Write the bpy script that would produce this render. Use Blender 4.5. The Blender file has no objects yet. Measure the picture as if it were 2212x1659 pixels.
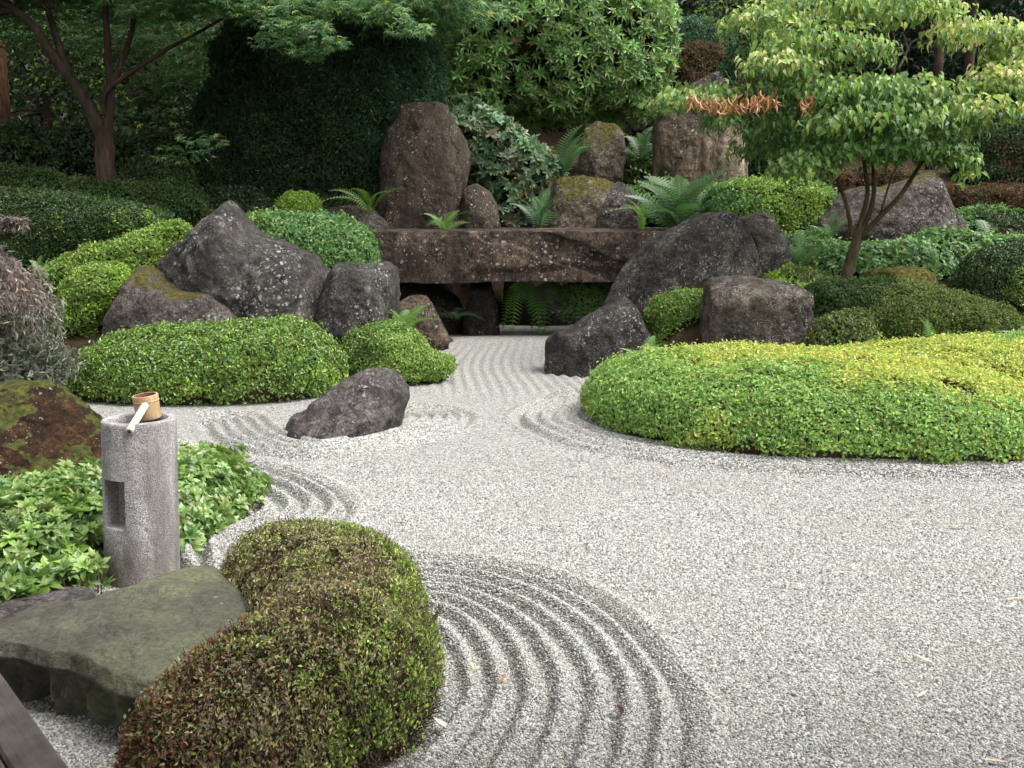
import bpy, math, random
import numpy as np
from mathutils import Vector, Matrix

# ---------------------------------------------------------------- camera, sky, sun, exposure
H = 1.4                                   # eye height above the raked gravel
FOC = 2054.0                              # focal length in units of a 2212 x 1659 picture
PITCH = math.atan((829.5 - 520.0) / FOC)
sc = bpy.context.scene
COL = sc.collection
cam_d = bpy.data.cameras.new('camera')
cam = bpy.data.objects.new('camera', cam_d)
COL.objects.link(cam)
cam.location = (0, 0, H)
cam.rotation_euler = (math.pi / 2 - PITCH, 0, 0)
cam_d.sensor_width = 36.0
cam_d.lens = FOC / 2212.0 * 36.0
cam_d.clip_start = 0.05
cam_d.clip_end = 400
sc.camera = cam

SUN_EL, SUN_AZ = 58.0, 108.0               # azimuth from +Y towards +X
w = bpy.data.worlds.new('World')
sc.world = w
w.use_nodes = True
wn = w.node_tree
bg = wn.nodes['Background']
sky = wn.nodes.new('ShaderNodeTexSky')
sky.sky_type = 'NISHITA'
sky.sun_disc = False
sky.sun_elevation = math.radians(SUN_EL)
sky.sun_rotation = math.radians(SUN_AZ)
sky.air_density = 1.0
sky.dust_density = 4.0
hs = wn.nodes.new('ShaderNodeHueSaturation')   # overcast: a nearly grey sky
hs.inputs['Saturation'].default_value = 0.10
wn.links.new(sky.outputs[0], hs.inputs['Color'])
wn.links.new(hs.outputs[0], bg.inputs['Color'])
bg.inputs['Strength'].default_value = 0.15

sd = bpy.data.lights.new('sun', 'SUN')
sd.energy = 1.0
sd.angle = math.radians(35)
sd.color = (1.0, 0.965, 0.91)
sun = bpy.data.objects.new('sun', sd)
COL.objects.link(sun)
_e, _a = math.radians(SUN_EL), math.radians(SUN_AZ)
sdir = Vector((math.cos(_e) * math.sin(_a), math.cos(_e) * math.cos(_a), math.sin(_e)))
sun.rotation_euler = sdir.to_track_quat('Z', 'Y').to_euler()
sun.location = sdir * 40

sc.view_settings.view_transform = 'Standard'
sc.view_settings.look = 'None'
sc.view_settings.gamma = 1.0
sc.view_settings.exposure = 1.38
sc.view_settings.use_curve_mapping = False
sc.render.engine = 'CYCLES'
cy = sc.cycles
cy.max_bounces = 6
cy.diffuse_bounces = 3
cy.glossy_bounces = 2
cy.transmission_bounces = 3
cy.transparent_max_bounces = 4
cy.use_denoising = True
cy.caustics_reflective = False
cy.caustics_refractive = False

# ---------------------------------------------------------------- helpers
rng = np.random.default_rng(7)
CP, SP = math.cos(PITCH), math.sin(PITCH)


def ray(px, py):
    px = np.asarray(px, float); py = np.asarray(py, float)
    cx = (px - 1106.0) / FOC; cyy = -(py - 829.5) / FOC
    return np.stack([cx, CP + cyy * SP, -SP + cyy * CP], -1)


def at(px, py, y):
    """world point seen at (px, py) standing y metres in front"""
    d = ray(px, py)
    return np.array([0, 0, H]) + d * (np.asarray(y, float) / d[..., 1])[..., None]


def gnd(px, py, z=0.0):
    d = ray(px, py)
    return np.array([0, 0, H]) + d * ((z - H) / d[..., 2])[..., None]


def sstep(a, b, x):
    t = np.clip((np.asarray(x, float) - a) / (b - a), 0, 1)
    return t * t * (3 - 2 * t)


def vnoise(P, seed=0):
    """vectorised value noise in 0..1"""
    P = np.asarray(P, float)
    I = np.floor(P).astype(np.int64)
    F = P - I
    F = F * F * (3 - 2 * F)
    out = 0.0
    for dx in (0, 1):
        for dy in (0, 1):
            for dz in (0, 1):
                h = ((I[..., 0] + dx) * 374761393 + (I[..., 1] + dy) * 668265263 + (I[..., 2] + dz) * 2147483647 + seed * 974711) & 0xffffffff
                h = ((h ^ (h >> 13)) * 1274126177) & 0xffffffff
                h = h ^ (h >> 16)
                v = (h & 0xffff) / 65535.0
                wgt = (F[..., 0] if dx else 1 - F[..., 0]) * (F[..., 1] if dy else 1 - F[..., 1]) * (F[..., 2] if dz else 1 - F[..., 2])
                out = out + v * wgt
    return out


def fbm(P, seed=0, octv=4, gain=0.5):
    s, a, n = 0.0, 1.0, 0.0
    P = np.asarray(P, float)
    for k in range(octv):
        s = s + a * vnoise(P * (2.03 ** k) + 17.3 * k, seed + k)
        n += a
        a *= gain
    return s / n


def unit(v):
    return v / np.maximum(np.linalg.norm(v, axis=-1, keepdims=True), 1e-9)


def mesh_np(name, V, F, mat=None, col=None, smooth=True):
    """F: (n,3) or (n,4) array or list of such arrays"""
    V = np.asarray(V, np.float32)
    Fs = F if isinstance(F, list) else [F]
    Fs = [np.asarray(f, np.int32) for f in Fs if len(f)]
    me = bpy.data.meshes.new(name)
    me.vertices.add(len(V))
    me.vertices.foreach_set('co', V.ravel())
    loops = np.concatenate([f.ravel() for f in Fs])
    sizes = np.concatenate([np.full(len(f), f.shape[1], np.int32) for f in Fs])
    starts = np.concatenate([[0], np.cumsum(sizes)[:-1]]).astype(np.int32)
    me.loops.add(len(loops))
    me.loops.foreach_set('vertex_index', loops)
    me.polygons.add(len(sizes))
    me.polygons.foreach_set('loop_start', starts)
    me.polygons.foreach_set('use_smooth', np.full(len(sizes), smooth, bool))
    me.update(calc_edges=True)
    if col is not None:
        c = np.ones((len(V), 4), np.float32)
        c[:, :3] = col
        a = me.attributes.new('Col', 'FLOAT_COLOR', 'POINT')
        a.data.foreach_set('color', c.ravel())
    if mat is not None:
        me.materials.append(mat)
    return me


def base_of(o):
    p = np.zeros(3)
    while o is not None:
        p = p + np.array(o.location)
        o = o.parent
    return p


def tag(o, label=None, cat=None, group=None, kind=None):
    if label: o['label'] = label
    if cat: o['category'] = cat
    if group: o['group'] = group
    if kind: o['kind'] = kind
    return o


def thing(name, label, cat, loc=(0, 0, 0), group=None):
    o = bpy.data.objects.new(name, None)
    o.empty_display_size = 0.1
    COL.objects.link(o)
    o.location = tuple(float(v) for v in loc)
    return tag(o, label, cat, group)


def part(name, me, parent=None, kind=None, local=False, loc=None):
    """link a mesh given in world coordinates (or local=True) as one object"""
    if parent is not None and not local:
        b = base_of(parent).astype(np.float32)
        n = len(me.vertices)
        co = np.empty(n * 3, np.float32)
        me.vertices.foreach_get('co', co)
        me.vertices.foreach_set('co', (co.reshape(-1, 3) - b).ravel())
        me.update()
    o = bpy.data.objects.new(name, me)
    COL.objects.link(o)
    if parent is not None: o.parent = parent
    if loc is not None: o.location = loc
    if kind: o['kind'] = kind
    return o


def solo(name, me, base, label, cat, group=None):
    """a thing that is one mesh, origin at base"""
    b = np.asarray(base, np.float32)
    n = len(me.vertices)
    co = np.empty(n * 3, np.float32)
    me.vertices.foreach_get('co', co)
    me.vertices.foreach_set('co', (co.reshape(-1, 3) - b).ravel())
    me.update()
    o = bpy.data.objects.new(name, me)
    COL.objects.link(o)
    o.location = tuple(float(v) for v in b)
    return tag(o, label, cat, group)


# ---------------------------------------------------------------- materials
def new_mat(name):
    m = bpy.data.materials.new(name)
    m.use_nodes = True
    nt = m.node_tree
    return m, nt, nt.nodes['Principled BSDF']


def nd(nt, typ, ins=None, **props):
    n = nt.nodes.new(typ)
    for k, v in props.items():
        setattr(n, k, v)
    for k, v in (ins or {}).items():
        s = n.inputs[k]
        if hasattr(v, 'bl_idname') and hasattr(v, 'outputs'):
            v = v.outputs[0]
        if isinstance(v, bpy.types.NodeSocket):
            nt.links.new(v, s)
        else:
            s.default_value = v
    return n


def ramp(nt, fac, stops):
    r = nt.nodes.new('ShaderNodeValToRGB')
    el = r.color_ramp.elements
    while len(el) < len(stops): el.new(0.5)
    for e, (p, c) in zip(el, stops):
        e.position = p
        e.color = (c[0], c[1], c[2], 1) if not isinstance(c, (int, float)) else (c, c, c, 1)
    nt.links.new(fac if isinstance(fac, bpy.types.NodeSocket) else fac.outputs[0], r.inputs[0])
    return r


def mixc(nt, fac, a, b, mode='MIX'):
    n = nt.nodes.new('ShaderNodeMix')
    n.data_type = 'RGBA'
    n.blend_type = mode
    for idx, v in ((0, fac), (6, a), (7, b)):
        s = n.inputs[idx]
        if hasattr(v, 'outputs'):
            v = v.outputs[2] if v.bl_idname == 'ShaderNodeMix' else v.outputs[0]
        if isinstance(v, bpy.types.NodeSocket): nt.links.new(v, s)
        elif idx == 0: s.default_value = v
        else: s.default_value = (v[0], v[1], v[2], 1)
    return n.outputs[2]


def leaf_mat(name, rough=0.45, spec=0.5, trans=0.3):
    m, nt, b = new_mat(name)
    a = nd(nt, 'ShaderNodeAttribute', attribute_name='Col')
    g = nd(nt, 'ShaderNodeNewGeometry')
    under = nd(nt, 'ShaderNodeHueSaturation', {'Saturation': 0.8, 'Value': 1.25, 'Color': a.outputs['Color']})
    c = mixc(nt, g.outputs['Backfacing'], a.outputs['Color'], under)
    nt.links.new(c, b.inputs['Base Color'])
    b.inputs['Roughness'].default_value = rough
    b.inputs['Specular IOR Level'].default_value = spec
    t = nd(nt, 'ShaderNodeHueSaturation', {'Saturation': 1.1, 'Value': 1.7, 'Color': a.outputs['Color']})
    tr = nd(nt, 'ShaderNodeBsdfTranslucent', {'Color': t})
    mx = nd(nt, 'ShaderNodeMixShader', {0: trans, 1: b.outputs[0], 2: tr})
    nt.links.new(mx.outputs[0], nt.nodes['Material Output'].inputs[0])
    return m


LEAF = leaf_mat('leaf', 0.45, 0.5)
LEAF_GLOSS = leaf_mat('leaf_glossy', 0.33, 0.6, 0.22)
LEAF_DULL = leaf_mat('leaf_dull', 0.6, 0.35)
LEAF_DRY = leaf_mat('leaf_dry', 0.8, 0.15, 0.15)


def core_mat():
    m, nt, b = new_mat('twig_core')
    tc = nd(nt, 'ShaderNodeTexCoord')
    n = nd(nt, 'ShaderNodeTexNoise', {'Vector': tc.outputs['Object'], 'Scale': 40.0, 'Detail': 6.0})
    r = ramp(nt, n, [(0.3, (0.012, 0.014, 0.008)), (0.55, (0.03, 0.028, 0.016)), (0.75, (0.05, 0.04, 0.022))])
    nt.links.new(r.outputs[0], b.inputs['Base Color'])
    b.inputs['Roughness'].default_value = 0.95
    b.inputs['Specular IOR Level'].default_value = 0.1
    bp = nd(nt, 'ShaderNodeBump', {'Height': n.outputs[0], 'Strength': 0.8, 'Distance': 0.03})
    nt.links.new(bp.outputs[0], b.inputs['Normal'])
    return m


CORE = core_mat()


def bark_mat(name, c0, c1, c2, sc_=14.0):
    m, nt, b = new_mat(name)
    tc = nd(nt, 'ShaderNodeTexCoord')
    mp = nd(nt, 'ShaderNodeMapping', {'Vector': tc.outputs['Object'], 'Scale': (1, 1, 0.25)})
    n = nd(nt, 'ShaderNodeTexNoise', {'Vector': mp.outputs[0], 'Scale': sc_, 'Detail': 8.0, 'Roughness': 0.65})
    n2 = nd(nt, 'ShaderNodeTexNoise', {'Vector': tc.outputs['Object'], 'Scale': 3.0, 'Detail': 4.0})
    r = ramp(nt, n, [(0.3, c0), (0.5, c1), (0.72, c2)])
    c = mixc(nt, ramp(nt, n2, [(0.4, 0.0), (0.7, 1.0)]), r, c0)
    nt.links.new(c, b.inputs['Base Color'])
    b.inputs['Roughness'].default_value = 0.9
    b.inputs['Specular IOR Level'].default_value = 0.2
    bp = nd(nt, 'ShaderNodeBump', {'Height': n.outputs[0], 'Strength': 0.9, 'Distance': 0.02})
    nt.links.new(bp.outputs[0], b.inputs['Normal'])
    return m


BARK_DARK = bark_mat('bark_dark', (0.018, 0.013, 0.010), (0.05, 0.034, 0.024), (0.10, 0.06, 0.04))
BARK_MAPLE = bark_mat('bark_maple', (0.02, 0.014, 0.010), (0.055, 0.034, 0.024), (0.11, 0.065, 0.045), 18)
BARK_RED = bark_mat('bark_red', (0.03, 0.018, 0.012), (0.11, 0.055, 0.03), (0.2, 0.10, 0.055), 20)
BARK_KOUSA = bark_mat('bark_grey_brown', (0.035, 0.028, 0.016), (0.085, 0.065, 0.035), (0.15, 0.12, 0.07), 16)
BARK_PALE = bark_mat('bark_pale', (0.09, 0.085, 0.07), (0.2, 0.19, 0.16), (0.32, 0.3, 0.26), 22)
TWIG = bark_mat('twig_brown', (0.05, 0.034, 0.022), (0.13, 0.088, 0.058), (0.22, 0.16, 0.11), 60)
TWIG_GREY = bark_mat('twig_grey', (0.10, 0.085, 0.06), (0.2, 0.17, 0.12), (0.28, 0.24, 0.18), 60)


def rock_mat(name, dark, mid, light, lichen=0.3, moss=0.0, moss_col=(0.09, 0.085, 0.015), scale=1.0, streak=0.0, lich_col=(0.56, 0.56, 0.53), moss_up=0.45, speck=0.5, cap=0.0):
    m, nt, b = new_mat(name)
    tc = nd(nt, 'ShaderNodeTexCoord')
    v = tc.outputs['Object']
    if streak:
        v2 = nd(nt, 'ShaderNodeMapping', {'Vector': v, 'Scale': (1, 1, 1 - streak)}).outputs[0]
    else:
        v2 = v
    big = nd(nt, 'ShaderNodeTexNoise', {'Vector': v2, 'Scale': 2.2 * scale, 'Detail': 7.0, 'Roughness': 0.62, 'Distortion': 0.5})
    c = ramp(nt, big, [(0.3, dark), (0.5, mid), (0.7, light)]).outputs[0]
    fine = nd(nt, 'ShaderNodeTexNoise', {'Vector': v, 'Scale': 38.0 * scale, 'Detail': 6.0, 'Roughness': 0.75})
    fr = ramp(nt, fine, [(0.32, 0.30), (0.5, 0.9), (0.68, 2.0)])
    c = mixc(nt, 0.9, c, fr, 'MULTIPLY')
    mid_n = nd(nt, 'ShaderNodeTexNoise', {'Vector': v2, 'Scale': 9.0 * scale, 'Detail': 7.0, 'Roughness': 0.7, 'Distortion': 0.8})
    c = mixc(nt, 0.8, c, ramp(nt, mid_n, [(0.36, 0.22), (0.5, 0.9), (0.64, 1.9)]), 'MULTIPLY')
    if cap:
        cz = nd(nt, 'ShaderNodeSeparateXYZ', {0: v})
        cs = nd(nt, 'ShaderNodeMath', {0: cz.outputs[2], 1: nd(nt, 'ShaderNodeMath', {0: mid_n.outputs[0], 1: 0.9}, operation='MULTIPLY').outputs[0]}, operation='ADD')
        c = mixc(nt, ramp(nt, nd(nt, 'ShaderNodeMapRange', {0: cs.outputs[0], 1: cap, 2: cap + .9}).outputs[0], [(.42, 0.0), (.58, .85)]), c, tuple(x * .7 for x in dark))
    # crusty pale speckle
    sp = nd(nt, 'ShaderNodeTexNoise', {'Vector': v, 'Scale': 55.0 * scale, 'Detail': 4.0, 'Roughness': 0.6})
    spm = nd(nt, 'ShaderNodeTexNoise', {'Vector': v2, 'Scale': 4.0 * scale, 'Detail': 5.0})
    spf = nd(nt, 'ShaderNodeMath', {0: ramp(nt, sp, [(0.55, 0.0), (0.61, 1.0)]).outputs[0], 1: ramp(nt, spm, [(0.45, 0.0), (0.68, speck)]).outputs[0]}, operation='MULTIPLY')
    c = mixc(nt, spf.outputs[0], c, tuple(min(1, x * 2.6) for x in light))
    # lichen discs
    if lichen > 0:
        warp = nd(nt, 'ShaderNodeTexNoise', {'Vector': v, 'Scale': 34.0, 'Detail': 4.0})
        wv = nd(nt, 'ShaderNodeVectorMath', {0: v, 1: nd(nt, 'ShaderNodeVectorMath', {0: warp.outputs['Color'], 'Scale': 0.05}, operation='SCALE').outputs[0]}, operation='ADD')
        tot = None
        for s_, thr in ((15.0, 0.30), (34.0, 0.33)):
            vo = nd(nt, 'ShaderNodeTexVoronoi', {'Vector': wv.outputs[0], 'Scale': s_ * scale})
            disc = ramp(nt, vo.outputs['Distance'], [(thr - 0.05, 1.0), (thr, 0.0)])
            pick = nd(nt, 'ShaderNodeSeparateColor', {0: vo.outputs['Color']})
            gate = nd(nt, 'ShaderNodeMath', {0: pick.outputs[0], 1: 1.0 - lichen}, operation='GREATER_THAN')
            f = nd(nt, 'ShaderNodeMath', {0: disc.outputs[0], 1: gate.outputs[0]}, operation='MULTIPLY')
            tot = f if tot is None else nd(nt, 'ShaderNodeMath', {0: tot.outputs[0], 1: f.outputs[0]}, operation='MAXIMUM')
        lm = ramp(nt, nd(nt, 'ShaderNodeTexNoise', {'Vector': v, 'Scale': 1.7, 'Detail': 3.0}), [(0.42, 0.05), (0.6, 1.0)])
        lf = nd(nt, 'ShaderNodeMath', {0: tot.outputs[0], 1: lm.outputs[0]}, operation='MULTIPLY')
        lf = nd(nt, 'ShaderNodeMath', {0: lf.outputs[0], 1: ramp(nt, fine, [(0.3, 0.3), (0.55, 1.0)]).outputs[0]}, operation='MULTIPLY')
        c = mixc(nt, lf.outputs[0], c, lich_col)
    hgt = fine.outputs[0]
    wn_ = nd(nt, 'ShaderNodeTexNoise', {'Vector': v, 'Scale': 3.5, 'Detail': 5.0, 'Roughness': .6})
    wv2 = nd(nt, 'ShaderNodeVectorMath', {0: v2, 1: nd(nt, 'ShaderNodeVectorMath', {0: wn_.outputs['Color'], 'Scale': 0.45}, operation='SCALE').outputs[0]}, operation='ADD')
    ck = nd(nt, 'ShaderNodeTexVoronoi', {'Vector': wv2.outputs[0], 'Scale': 1.5}, feature='DISTANCE_TO_EDGE')
    ckm = ramp(nt, ck.outputs['Distance'], [(0.0, 0.0), (0.05, 1.0)])
    gate2 = ramp(nt, nd(nt, 'ShaderNodeTexNoise', {'Vector': v, 'Scale': 1.9, 'Detail': 3.0}), [(.46, 1.0), (.58, 0.0)])
    ckf = nd(nt, 'ShaderNodeMath', {0: ckm.outputs[0], 1: gate2.outputs[0]}, operation='MAXIMUM')
    c = mixc(nt, 1.0, c, ramp(nt, ckf, [(0.0, .35), (.7, 1.0)]), 'MULTIPLY')
    if moss > 0:
        g = nd(nt, 'ShaderNodeNewGeometry')
        nz = nd(nt, 'ShaderNodeSeparateXYZ', {0: g.outputs['Normal']})
        mn = nd(nt, 'ShaderNodeTexNoise', {'Vector': v, 'Scale': 3.2, 'Detail': 6.0, 'Roughness': 0.7})
        up = nd(nt, 'ShaderNodeMath', {0: nz.outputs[2], 1: moss_up}, operation='MULTIPLY')
        s = nd(nt, 'ShaderNodeMath', {0: up.outputs[0], 1: mn.outputs[0]}, operation='ADD')
        mf = ramp(nt, s, [(1.02 - moss * 0.6, 0.0), (1.1 - moss * 0.6, 1.0)])
        mc = nd(nt, 'ShaderNodeTexNoise', {'Vector': v, 'Scale': 26.0, 'Detail': 5.0})
        mcol = ramp(nt, mc, [(0.3, tuple(x * 0.4 for x in moss_col)), (0.5, moss_col), (0.7, tuple(x * 1.9 for x in moss_col))])
        c = mixc(nt, mf, c, mcol)
    nt.links.new(c, b.inputs['Base Color'])
    b.inputs['Roughness'].default_value = 0.85
    b.inputs['Specular IOR Level'].default_value = 0.3
    cr = nd(nt, 'ShaderNodeTexNoise', {'Vector': v2, 'Scale': 7.0 * scale, 'Detail': 9.0, 'Roughness': 0.7})
    b1 = nd(nt, 'ShaderNodeBump', {'Height': cr.outputs[0], 'Strength': 1.0, 'Distance': 0.16})
    b0 = nd(nt, 'ShaderNodeBump', {'Height': ckf.outputs[0], 'Strength': 0.8, 'Distance': 0.06, 'Normal': b1.outputs[0]})
    b2 = nd(nt, 'ShaderNodeBump', {'Height': hgt, 'Strength': 0.9, 'Distance': 0.025, 'Normal': b0.outputs[0]})
    nt.links.new(b2.outputs[0], b.inputs['Normal'])
    return m


# ---------------------------------------------------------------- ground shape
_TY = [-40, 8.2, 9.3, 10.5, 11.5, 13, 15, 18, 25, 32, 45, 70, 120]
_TZ = [0, 0, .25, .75, 1.0, 1.45, 1.9, 2.6, 3.8, 6.0, 17, 30, 40]


def ter(x, y):
    x = np.asarray(x, float); y = np.asarray(y, float)
    b = np.interp(y, _TY, _TZ)
    left = sstep(-3.9, -5.6, x) * sstep(9, 12, y) * 0.4
    xc = np.interp(y, [8, 9.6, 13, 17], [.15, .1, .05, .9])
    hw = np.interp(y, [7.5, 9.6, 12.2, 12.9, 14.2, 14.9, 16, 17.5], [6, 1.0, 1.2, 2.0, 2.0, 1.1, 1.0, .5])
    m = sstep(0, 0.8, np.abs(x - xc) - hw)
    m = np.maximum(m, sstep(17, 18.6, y))
    return (b + left) * m - 0.07 * (1 - m)


# raked ridges: traced crest lines on the gravel, ridges repeat inwards
def seg_dist(px, py, line):
    """unsigned distance and side (+ left of the line) to a polyline"""
    best = np.full(px.shape, 1e9); side = np.zeros(px.shape)
    for (x0, y0), (x1, y1) in zip(line[:-1], line[1:]):
        dx, dy = x1 - x0, y1 - y0
        t = np.clip(((px - x0) * dx + (py - y0) * dy) / (dx * dx + dy * dy), 0, 1)
        qx, qy = px - (x0 + t * dx), py - (y0 + t * dy)
        d = np.hypot(qx, qy)
        cr = dx * (py - y0) - dy * (px - x0)
        up = d < best
        best = np.where(up, d, best); side = np.where(up, np.sign(cr), side)
    return best, side


def smooth_line(pts, n=60):
    p = np.asarray(pts, float)
    t = np.linspace(0, 1, len(p)); tt = np.linspace(0, 1, n)
    q = np.stack([np.interp(tt, t, p[:, 0]), np.interp(tt, t, p[:, 1])], -1)
    for _ in range(14):
        q[1:-1] = 0.25 * q[:-2] + 0.5 * q[1:-1] + 0.25 * q[2:]
    return q


def gpts(px):
    a = np.array(px, float)
    return gnd(a[:, 0], a[:, 1])[:, :2]


RAKES = [  # traced outermost furrow, inner side sign, spacing, count, height
    (smooth_line(gpts([(700, 1192), (870, 1198), (1000, 1202), (1130, 1220), (1240, 1258), (1330, 1308), (1420, 1385), (1480, 1460), (1512, 1545), (1505, 1659), (1470, 1800)])), -1, 0.098, 7, 0.035),
    (smooth_line(gpts([(440, 965), (520, 990), (600, 1005), (680, 1030), (740, 1060), (770, 1085), (765, 1115), (735, 1140), (680, 1175)])), -1, 0.115, 6, 0.042),
    (smooth_line(gpts([(880, 872), (960, 876), (1020, 888), (1035, 903), (1010, 922), (950, 945), (870, 968), (770, 990), (660, 1000), (560, 990), (480, 965), (430, 940), (430, 920)])), -1, 0.105, 5, 0.042),
    (smooth_line(gpts([(1170, 862), (1115, 885), (1098, 905), (1130, 930), (1200, 958), (1300, 985), (1450, 1008), (1650, 1024), (1900, 1036), (2300, 1042)])), 1, 0.13, 4, 0.042),
]


def gravel_h(x, y):
    x = np.asarray(x, float); y = np.asarray(y, float)
    h = np.zeros(x.shape)
    wob = (fbm(np.stack([x * 3, y * 3, x * 0], -1), 5, 3) - 0.5) * 0.05
    for line, sgn, spc, cnt, amp in RAKES:
        d, s = seg_dist(x, y, line)
        d = d * s * sgn + wob * (1.0 if amp < .04 else .4) - (0.05 if amp > .033 else .02)
        ins = sstep(-0.06, 0.02, d) * sstep(cnt * spc + 0.06, cnt * spc - 0.06, d)
        q = 0.5 - 0.5 * np.cos(2 * np.pi * d / spc)
        furrow = -0.018 * np.exp(-((d - 0.0) / 0.05) ** 2)
        lip = 0.014 * np.exp(-((d + 0.075) / 0.035) ** 2)
        h = h + (q ** 1.1 * amp - 0.010) * ins * (0.75 + 0.5 * vnoise(np.stack([x * 2, y * 2, x * 0], -1), 3)) + furrow + lip
    # faint lines running along the narrow stream of gravel
    xc = np.interp(y, [8, 9.6, 13, 17], [.15, .1, .05, .9])
    st = sstep(8.2, 9.2, y) * sstep(13.5, 12.3, y) * sstep(1.1, 0.7, np.abs(x - xc))
    h = h + st * 0.012 * np.cos(2 * np.pi * (x - xc + 0.06 * np.sin(y * 1.3)) / 0.115)
    h = h + (fbm(np.stack([x * 1.2, y * 1.2, x * 0], -1), 9, 3) - 0.5) * 0.02
    # swept up under the bridge
    h = h + 0.05 * np.exp(-((y - 13.4) / 0.7) ** 2) * sstep(-1.6, -0.5, x) * sstep(1.6, 0.9, x)
    return h

# ---------------------------------------------------------------- the gravel and the soil
def soil_mat():
    m, nt, b = new_mat('soil_and_moss')
    tc = nd(nt, 'ShaderNodeTexCoord')
    v = tc.outputs['Object']
    n = nd(nt, 'ShaderNodeTexNoise', {'Vector': v, 'Scale': 9.0, 'Detail': 9.0, 'Roughness': 0.7})
    n2 = nd(nt, 'ShaderNodeTexNoise', {'Vector': v, 'Scale': 1.3, 'Detail': 5.0, 'Roughness': 0.6})
    soil = ramp(nt, n, [(0.3, (0.018, 0.012, 0.008)), (0.55, (0.05, 0.034, 0.02)), (0.75, (0.10, 0.07, 0.04))])
    moss = ramp(nt, n, [(0.3, (0.02, 0.022, 0.006)), (0.55, (0.045, 0.05, 0.012)), (0.75, (0.09, 0.085, 0.025))])
    c = mixc(nt, ramp(nt, n2, [(0.52, 0.0), (0.64, .9)]), soil, moss)
    nt.links.new(c, b.inputs['Base Color'])
    b.inputs['Roughness'].default_value = 0.95
    b.inputs['Specular IOR Level'].default_value = 0.1
    bp = nd(nt, 'ShaderNodeBump', {'Height': n.outputs[0], 'Strength': 1.0, 'Distance': 0.05})
    nt.links.new(bp.outputs[0], b.inputs['Normal'])
    return m


PEB = [(0.0, (0.088, 0.086, 0.080)), (0.14, (0.177, 0.174, 0.164)), (0.40, (0.311, 0.308, 0.290)), (0.66, (0.415, 0.412, 0.390)), (0.9, (0.560, 0.553, 0.531)), (1.0, (0.342, 0.300, 0.225))]


def gravel_mat():
    m, nt, b = new_mat('gravel')
    tc = nd(nt, 'ShaderNodeTexCoord')
    v = tc.outputs['Object']
    vo = nd(nt, 'ShaderNodeTexVoronoi', {'Vector': v, 'Scale': 102.0})
    sep = nd(nt, 'ShaderNodeSeparateColor', {0: vo.outputs['Color']})
    c = ramp(nt, sep.outputs[0], PEB).outputs[0]
    gap = ramp(nt, vo.outputs['Distance'], [(0.3, 1.1), (0.75, 0.45)])  # darker cell edges paint the shade between pebbles
    c = mixc(nt, 1.0, c, gap, 'MULTIPLY')
    n2 = nd(nt, 'ShaderNodeTexNoise', {'Vector': v, 'Scale': 1.6, 'Detail': 5.0})
    c = mixc(nt, ramp(nt, n2, [(0.5, 0.0), (0.75, 0.35)]), c, (0.30, 0.28, 0.22))
    nt.links.new(c, b.inputs['Base Color'])
    b.inputs['Roughness'].default_value = 0.8
    b.inputs['Specular IOR Level'].default_value = 0.3
    bp = nd(nt, 'ShaderNodeBump', {'Height': vo.outputs['Distance'], 'Strength': 0.8, 'Distance': 0.006}, invert=True)
    nt.links.new(bp.outputs[0], b.inputs['Normal'])
    return m


def build_ground():
    # soil: one sheet to the horizon, finer near the garden
    xs = np.concatenate([np.linspace(-120, -14, 18)[:-1], np.linspace(-14, 14, 113), np.linspace(14, 120, 18)[1:]])
    ys = np.concatenate([np.linspace(-40, 6, 12)[:-1], np.linspace(6, 26, 91), np.linspace(26, 120, 32)[1:]])
    X, Y = np.meshgrid(xs, ys)
    Z = ter(X, Y) + (fbm(np.stack([X * .9, Y * .9, X * 0], -1), 31, 4) - .5) * 0.22 * sstep(0.0, .5, ter(X, Y))
    V = np.stack([X, Y, Z], -1).reshape(-1, 3)
    ny, nx = X.shape
    i = np.arange(ny * nx).reshape(ny, nx)
    F = np.stack([i[:-1, :-1], i[:-1, 1:], i[1:, 1:], i[1:, :-1]], -1).reshape(-1, 4)
    o = part('soil_ground', mesh_np('soil_ground', V, F, soil_mat()))
    tag(o, 'dark soil bank with moss rising behind the raked gravel', None, None, 'structure')
    # gravel sheet: rows get wider apart with distance
    yr = 1.0 * (17.6 / 1.0) ** np.linspace(0, 1, 800)
    u = np.linspace(-0.62, 0.62, 460)
    Y = yr[:, None] * np.ones_like(u)[None]
    X = yr[:, None] * u[None]
    Z = gravel_h(X, Y)
    V = np.stack([X, Y, Z], -1).reshape(-1, 3)
    ny, nx = X.shape
    i = np.arange(ny * nx).reshape(ny, nx)
    F = np.stack([i[:-1, :-1], i[:-1, 1:], i[1:, 1:], i[1:, :-1]], -1).reshape(-1, 4)
    cx, cyy = X[:-1, :-1].ravel(), Y[:-1, :-1].ravel()
    F = F[(ter(cx, cyy) < 0.12)]
    o = part('gravel_ground', mesh_np('gravel_ground', V, F, gravel_mat()))
    tag(o, 'pale grey gravel raked into curved ridges', None, None, 'structure')


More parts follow.
